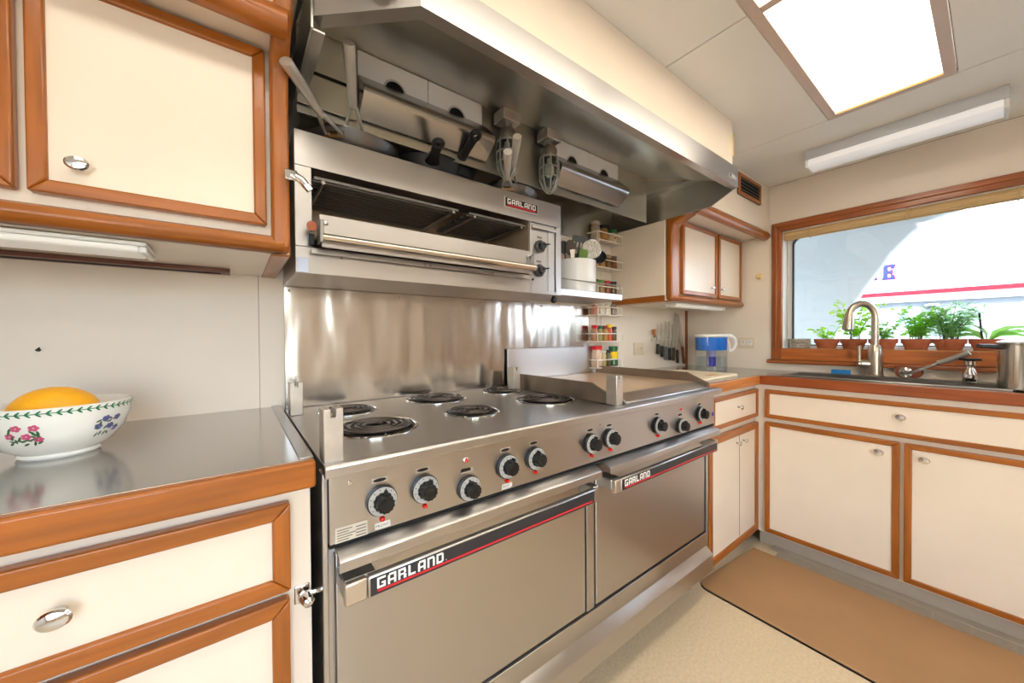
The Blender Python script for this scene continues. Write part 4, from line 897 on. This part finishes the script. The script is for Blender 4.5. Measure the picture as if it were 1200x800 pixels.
oc = thing('potted_orchid', 'potted orchid with long arching leaves and a dark stake', 'plant', (XR+.062, .018, PZ), 'potted plants on the window sill')
b = pot(oc, .018, .052)
for dy, dz, L, bd in ((.8, .9, .105, .55), (.95, .7, .10, .75), (-.7, .85, .12, .55), (-1.0, .75, .14, .75), (-.9, .45, .11, .5), (.3, 1.0, .08, .3)):
    m = MB(); leaf(m, (b[0], b[1]+dy*.006, b[2]+.002), (-.12, dy, dz), L*1.1, .027, bd, .75); m.build('leaf', leafm((136, 180, 92)), oc, ang=80)
MB().tube([(b[0], b[1]+.012, b[2]-.01), (b[0]-.004, b[1]+.022, b[2]+.125)], .0035, 8).build('stake', mat('dark_stake', (52, 34, 58), .5), oc)
bk_ = thing('coil_basket', 'small grey woven coil basket on the sill at the window corner', 'basket', (XR+.05, .70, PZ))
for k in range(5): MB().tube([(XR+.05+.032*math.cos(a*PI/12), .70+.047*math.sin(a*PI/12), PZ+.008+k*.0135) for a in range(24)], .0065, 8, closed=True).build('coil', mat('grey_wicker', (176, 170, 158), .7, noise=.3, nscale=90), bk_)
for k in range(10):
    a = k*2*PI/10; MB().tube([(XR+.05+.0385*math.cos(a), .70+.0535*math.sin(a), PZ+.002), (XR+.05+.0385*math.cos(a), .70+.0535*math.sin(a), PZ+.068)], .003, 6).build('stake', mat('grey_wicker', (176, 170, 158), .7), bk_)

# ---- faucet, sponge, lever opener, soap dispenser, pot
fx, fy = 2.560, .360
fc = thing('kitchen_faucet', 'tall brushed nickel gooseneck faucet behind the sink', 'faucet', (fx, fy, CT))
MB().lathe([(.036, 0), (.036, .005), (.030, .010), (.029, .09), (.0305, .11), (.029, .125), (.0235, .150), (.0185, .158)], (fx, fy, CT), n=28).build('faucet_body', NICKEL, fc)
D = Vector((-.70, .72, 0)).normalized(); R_ = .058; p0 = Vector((fx, fy, CT+.150)); c0 = Vector((fx, fy, CT+.300))+D*R_
arc = [c0+Vector((0, 0, 1))*math.sin(a)*R_*1.15-D*math.cos(a)*R_ for a in [PI*k/14*.90 for k in range(15)]]
MB().tube([p0, Vector((fx, fy, CT+.22)), Vector((fx, fy, CT+.275))]+arc, .0155, 16).build('gooseneck', NICKEL, fc)
e_ = arc[-1]; dn = (D*.10+Vector((0, 0, -1))).normalized()
MB().lathe([(.0165, 0), (.019, .012), (.024, .075), (.0235, .088), (.018, .092)], e_-dn*.004, dn, 20).build('spray_head', NICKEL, fc)
MB().lathe([(.019, .0921), (.001, .0925)], e_-dn*.004, dn, 18).build('spray_face', BLACK, fc)
sd_ = Vector((-.35, .94, 0)).normalized()
MB().lathe([(.021, 0), (.021, .052), (.017, .056), (.017, .064)], (fx, fy, CT+.062), sd_, 20).build('valve', NICKEL, fc)
q0 = Vector((fx, fy, CT+.062))+sd_*.058
MB().tube([q0, q0+Vector((0, 0, .03)), q0+Vector((-.004, .0, .092))], [.007, .008, .0095], 12).build('lever', NICKEL, fc)
BX(2.528, 2.556, .449, .523, CT+.0005, CT+.026).build('sponge', mat('blue_sponge', (38, 128, 196), .8, noise=.2, nscale=60, bump=.002, bscale=120))
tag(COL.objects['sponge'], 'blue dish sponge on the worktop behind the sink', 'sponge')
lo = thing('lever_opener', 'steel lever handle on a round-ended brown wood block behind the sink', 'opener', (2.575, .245, CT))
MB().prism(rrect(.198, .292, CT+.003, CT+.060, .027), .045, .061, FX(XR)).build('wood_block', wood('y', (128, 66, 40), 'block_wood'), lo, .003)
MB().lathe([(.024, 0), (.024, .008), (.019, .012), (.010, .013), (.010, .018), (.001, .019)], (XR-.061, .254, CT+.029), (-1, 0, 0), 24).build('pivot', CHROME, lo)
MB().tube([(XR-.078, .254, CT+.029), (XR-.085, .225, CT+.036), (XR-.10, .17, CT+.066), (XR-.10, .148, CT+.082)], [.009, .006, .0065, .008], 10).build('lever_arm', CHROME, lo)
MB().tube([(XR-.10, .150, CT+.081), (XR-.11, .110, CT+.102), (XR-.12, .062, CT+.130)], [.0105, .0115, .010], 12).build('lever_grip', mat('grip_grey', (176, 172, 166), .4, .5), lo)
sx, sy = 2.515, .060
sp_ = thing('soap_dispenser', 'chrome bell-shaped soap dispenser with flat black top by the sink', 'dispenser', (sx, sy, CT))
MB().lathe([(.026, .0005), (.026, .004), (.022, .007), (.0235, .02), (.0225, .04), (.015, .058), (.012, .064), (.012, .072), (.019, .078), (.019, .094), (.013, .096)], (sx, sy, CT), n=24).build('bell_body', CHROME, sp_)
BX(sx-.020, sx+.018, sy-.032, sy+.032, CT+.0965, CT+.106).build('black_top', BLACK, sp_, .003)
kx, ky = 2.335, -.095
kp = thing('steel_pot', 'brushed stainless pot with black side handle on the worktop edge', 'pot', (kx, ky, CT))
MB().lathe([(.082, .0008), (.088, .006), (.088, .168), (.0905, .171), (.0905, .174), (.0865, .174), (.0865, .012), (.001, .010)], (kx, ky, CT), n=48).build('pot_body', mat('pot_steel', (196, 188, 176), .24, 1, rvar=.05, nscale=3, nstretch=(40, 40, .5)), kp)
MB().lathe([(.0915, .1745), (.0915, .179), (.07, .188), (.012, .192), (.012, .198), (.02, .204), (.02, .212), (.001, .214)], (kx, ky, CT), n=40).build('lid', STEEL, kp)
hd_ = Vector((-.42, .907, 0)); h0 = Vector((kx, ky, CT+.160))+hd_*.086
MB().tube([h0, h0+hd_*.03+Vector((0, 0, .003)), h0+hd_*.058+Vector((0, 0, .004))], [.012, .013, .011], 10, flat=(.7, 1.3)).build('side_handle', BLACK, kp)

# ================================================================== bowl and orange
bx0, by0, bz = -.262, 1.045, CT+.0003
bw = thing('fruit_bowl', 'white ceramic bowl with floral decoration on the left worktop', 'bowl', (bx0, by0, bz))
prof = [(.048, 0), (.051, .004), (.049, .009), (.066, .020), (.0835, .045), (.0915, .072), (.0945, .094), (.092, .0955), (.0885, .072), (.080, .046), (.060, .026), (.001, .018)]
CER = mat('white_ceramic', (240, 240, 234), .12, coat=.5)
MB().lathe(prof, (bx0, by0, bz), n=64).build('bowl_body', CER, bw)
def bowl_r(h):
    P_ = [(.0625, .0175), (.066, .020), (.0835, .045), (.0915, .072), (.0945, .094)]
    for (r0, h0_), (r1, h1_) in zip(P_, P_[1:]):
        if h <= h1_: return r0+(r1-r0)*(h-h0_)/(h1_-h0_)
    return .0945
def on_bowl(a, h, e=.0006): r = bowl_r(h)+e; return (bx0+r*math.cos(a), by0+r*math.sin(a), bz+h)
def decal(mb, a, h, ra, rh, rot=0., n=10, k=0):
    pts = []
    for q in range(n):
        t_ = 2*PI*q/n; u, v = math.cos(t_)*ra, math.sin(t_)*rh
        pts.append(on_bowl(a+(u*math.cos(rot)-v*math.sin(rot))/.085, h+u*math.sin(rot)+v*math.cos(rot)))
    mb.add([on_bowl(a, h)]+pts, [(0, 1+q, 1+(q+1) % n) for q in range(n)])
lv = MB(); lines = MB()
for k in range(52):
    a = k*2*PI/52
    decal(lv, a, .0895, .0044, .0014, .75, 8); decal(lv, a, .0850, .0044, .0014, -.75, 8)
lines.tube([on_bowl(k*2*PI/64, .0872, .0002) for k in range(64)], .0007, 5, closed=True)
lv.build('leaf_border', mat('border_green', (46, 120, 84), .3), bw); lines.build('border_vine', mat('border_green', (46, 120, 84), .3), bw)
pk = MB(); gn = MB(); bu = MB()
for ci, a0 in enumerate((-1.80, -.62, -3.0, .6, 1.8)):
    tgt = pk if ci % 2 == 0 else bu
    for k in range(20):
        a, h = a0+random.uniform(-.2, .22), .050+random.uniform(-.016, .016); decal(gn, a, h, .0046, .0017, random.uniform(0, 3), 7)
    for k in range(5):
        a, h = a0+(-.17, -.06, .05, .16, .2)[k], .056+(-.004, .009, -.006, .008, -.012)[k]
        for q in range(5): decal(tgt, a+math.cos(q*1.257)*.0033/.08, h+math.sin(q*1.257)*.0033, .0030, .0026, 0, 7)
pk.build('flower_print', mat('print_pink', (206, 92, 130), .3), bw); bu.build('flower_print', mat('print_violet', (110, 100, 170), .3), bw); gn.build('leaf_print', mat('print_green', (66, 104, 66), .3), bw)
for o_ in bw.children:
    if 'print' in o_.name or 'border' in o_.name: o_['kind'] = 'stuff'
og = thing('orange', 'whole bright orange resting in the white floral bowl', 'fruit', (bx0-.002, by0+.005, bz+.022))
oc_ = Vector((bx0-.006, by0+.004, bz+.080))
MB().lathe([(.052*math.sin(PI*k/16), -.052*math.cos(PI*k/16)*.98) for k in range(17)], oc_, (.75, -.5, .12), 32).build('peel', mat('orange_peel', (252, 180, 34), .38, bump=.0006, bscale=420, noise=.06, nscale=20), og)
for o_ in og.children: o_.scale = (1.12, 1., .92)
MB().lathe([(.004, .0), (.003, .0012), (.001, .0015)], oc_+Vector((.0502, -.0292, .0042)), (.75, -.5, .12), 10).build('stem_end', mat('stem_brown', (70, 84, 30), .7), og)

# ================================================================== LIGHT FIXTURES
def ceiling_fixture(label, LY0, LY1):
    t = thing('ceiling_light', label, 'light', ((LX0+LX1)/2, (LY0+LY1)/2, ZC-.004))
    FRM = mat('light_frame', (206, 186, 172), .4, noise=.04, nscale=8)
    IN = mat('light_lip', (206, 128, 44), .4)
    y0, y1 = LY0+.002, LY1-.002; n0, n1 = y0+.028, y1-.028
    C = lambda x, y, d: (x, y, ZC+d)
    MB().prism([(LX0, y1), (LX1, y1), (LX1-.03, n1), (LX0+.03, n1)], -.004, .010, C).build('frame_rail', FRM, t, .001)
    MB().prism([(LX0, y0), (LX0+.03, n0), (LX1-.03, n0), (LX1, y0)], -.004, .010, C).build('frame_rail', FRM, t, .001)
    for a, b in ((LX0, LX0+.03), (LX1, LX1-.03)): MB().prism([(a, y0), (a, y1), (b, n1), (b, n0)], -.004, .010, C).build('frame_rail', FRM, t, .001)
    dm = MATS.get('frosted_diffuser') or bpy.data.materials.new('frosted_diffuser'); MATS['frosted_diffuser'] = dm; dm.use_nodes = True; q = dm.node_tree; q.nodes.clear()
    o = q.nodes.new('ShaderNodeOutputMaterial'); ad = q.nodes.new('ShaderNodeAddShader'); em = q.nodes.new('ShaderNodeEmission'); tl = q.nodes.new('ShaderNodeBsdfTranslucent')
    em.inputs[0].default_value = srgb(255, 248, 240); em.inputs[1].default_value = CEIL_LAMP; tl.inputs[0].default_value = (.7, .68, .62, 1)
    q.links.new(em.outputs[0], ad.inputs[0]); q.links.new(tl.outputs[0], ad.inputs[1]); q.links.new(ad.outputs[0], o.inputs[0])
    tm = mat('fluorescent_tube', (255, 249, 240), .4, emit=TUBE_LAMP)
    xs = [1.973, 1.173, .373, -.44]
    for b_, a_ in zip(xs, xs[1:]):
        x0, x1 = a_+.015, b_-.0
        BX(x0, x1, n0+.001, n1-.001, ZC+.004, ZC+.006).build('diffuser', dm, t)
        BX(x1-.001, x1+.004, n0, n1, ZC-.003, ZC+.004).build('diffuser_lip', IN, t)
        for y in (n0+.075, n1-.075): MB().tube([(x0+.03, y, ZC+.045), (x1-.03, y, ZC+.045)], .013, 10).build('tube', tm, t)
        if a_ > -.4: BX(a_-.012, a_+.014, n0, n1, ZC-.004, ZC+.010).build('crossbar', FRM, t, .001)
    hb = MB(); hb.box(LX0, LX1, LY0, LY1, ZC+.09, ZC+.1); hb.box(LX0, LX1, LY0, LY0+.004, ZC+.012, ZC+.09); hb.box(LX0, LX1, LY1-.004, LY1, ZC+.012, ZC+.09); hb.box(LX0, LX0+.004, LY0, LY1, ZC+.012, ZC+.09); hb.box(LX1-.004, LX1, LY0, LY1, ZC+.012, ZC+.09)
    hb.build('housing', WHITEP, t)
ceiling_fixture('recessed ceiling light panel with pinkish frame and frosted diffusers', LY0, LY1)
ceiling_fixture('added fill light panel in the ceiling behind the viewer, out of the picture', L2Y0, L2Y1)
# cut the ceiling backing open above the fixture: rebuild it as a ring
me = ce.data; bm = bmesh.new()
for a in ((XL-.1, LX0, YF-.1, YB+.1), (LX1, XR+.1, YF-.1, YB+.1), (LX0, LX1, YF-.1, L2Y0), (LX0, LX1, L2Y1, LY0), (LX0, LX1, LY1, YB+.1)):
    r = bmesh.ops.create_cube(bm, size=1); bmesh.ops.scale(bm, vec=(a[1]-a[0], a[3]-a[2], .0375), verts=r['verts']); bmesh.ops.translate(bm, vec=((a[0]+a[1])/2, (a[2]+a[3])/2, ZC+.0125+.01875), verts=r['verts'])
bm.to_mesh(me); bm.free()

ff = thing('strip_light', 'white fluorescent strip light on the ceiling above the window', 'light', (2.30, .27, ZC-.07))
BX(2.245, 2.37, -.030, .568, ZC-.046, ZC-.0003).build('housing', mat('lamp_grey', (200, 204, 210), .4), ff, .002)
MB().prism([(2.248, ZC-.0465), (2.255, ZC-.070), (2.275, ZC-.082), (2.34, ZC-.082), (2.36, ZC-.070), (2.367, ZC-.0465)], -.018, .556, lambda x, z, y: (x, y, z)).build('diffuser', mat('strip_diffuser', (244, 246, 250), .35, emit=.25), ff, .002)
for a, b in ((-.030, -.0182), (.5562, .568)): BX(2.247, 2.368, a, b, ZC-.083, ZC-.0465).build('end_cap', WHITE, ff, .004)

# ================================================================== OUTSIDE
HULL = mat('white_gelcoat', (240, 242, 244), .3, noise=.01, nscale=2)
# own boat: side wing with a big rounded opening, and the deck roof above
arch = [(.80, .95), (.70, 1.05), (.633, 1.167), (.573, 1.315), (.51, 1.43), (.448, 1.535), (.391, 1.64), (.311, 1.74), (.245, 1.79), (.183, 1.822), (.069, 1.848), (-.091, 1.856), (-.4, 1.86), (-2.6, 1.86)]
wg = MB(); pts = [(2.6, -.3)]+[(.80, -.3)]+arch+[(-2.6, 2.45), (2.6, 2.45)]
wg.prism(pts, 0, -.06, FX(3.3)); struct(wg.build('exterior_wing', mat('wing_shaded_white', (220, 229, 235), .5), None, .012, 2), 'white side wing of the boat with a rounded opening')  # white greyed and blued, so the wing's shade sits in its colour
struct(BX(XL-.4, 3.40, YF-.6, 2.6, 2.45, 2.52).build('deck_roof', HULL))
struct(BX(XR+.10, 3.36, -2.6, 2.6, -.35, -.25).build('side_deck', mat('deck_grey', (200, 204, 206), .6)))
bt = thing('boat', 'white boat with a red stripe and blue lettering outside the window', 'boat', (5.3, 0, -.6))
BX(5.0, 7.5, -6, 6, 1.43, 3.2).build('superstructure', HULL, bt, .02)
BX(5.03, 7.5, -6, 6, -.6, 1.4295).build('hull', mat('hull_shaded_white', (160, 168, 176), .35), bt)  # darker colour carries the shading of the tilted lower side
BX(4.985, 5.0, -6, 6, 1.425, 1.452).build('rub_rail', HULL, bt, .006)
BX(4.992, 4.9995, -6, 6, 1.492, 1.530).build('stripe', mat('red_stripe', (168, 24, 44), .4), bt)
BX(4.990, 4.9995, -6, 6, 1.556, 1.575).build('groove_moulding', HULL, bt, .004)
FH_ = lambda d0: (lambda u, z, d: (4.999-d0-d, u, z))
def letter(polys, y, z, s, nm):
    for i, (off, col, d0) in enumerate(((.006, (170, 26, 50), .0), (0, (34, 60, 128), .004))):
        m = MB()
        for (u0, v0, u1, v1) in polys:
            m.prism([(y-(u0*s-off), z+v0*s-off), (y-(u1*s+off), z+v0*s-off), (y-(u1*s+off), z+v1*s+off), (y-(u0*s-off), z+v1*s+off)], .001, .003, FH_(d0))
        m.build(nm, mat('letter_%d' % i, col, .4), bt)
LE = [(.0, 0, .5, .10), (.06, .1, .22, .9), (0, .9, .5, 1.), (.22, .42, .42, .56), (.42, .36, .48, .62), (.44, .1, .56, .26), (.44, .76, .56, .9), (.5, .0, .6, .1), (.5, .9, .6, 1.)]
LL = [(.0, 0, .5, .10), (.06, .1, .22, .9), (0, .9, .3, 1.), (.44, .1, .56, .3), (.5, .0, .6, .1)]
letter(LE, .652, 1.655, .135, 'lettering'); letter(LL, .775, 1.660, .135, 'lettering')
MB().prism(rrect(.40, .545, 1.19, 1.325, .03), .0, .006, FX(5.03)).build('porthole', mat('porthole_glass', (150, 178, 204), .15), bt)
MB().lathe([(.03, 0), (.03, .02), (.012, .03), (.012, .05)], (5.03, .338, 1.385), (-1, 0, 0), 14, (1.6, .7)).build('cleat', STEEL, bt)
struct(BX(3.4, 30, -30, 30, -1.0, -.8).build('water', mat('sea_water', (70, 96, 104), .15, bump=.05, bscale=1.5)))
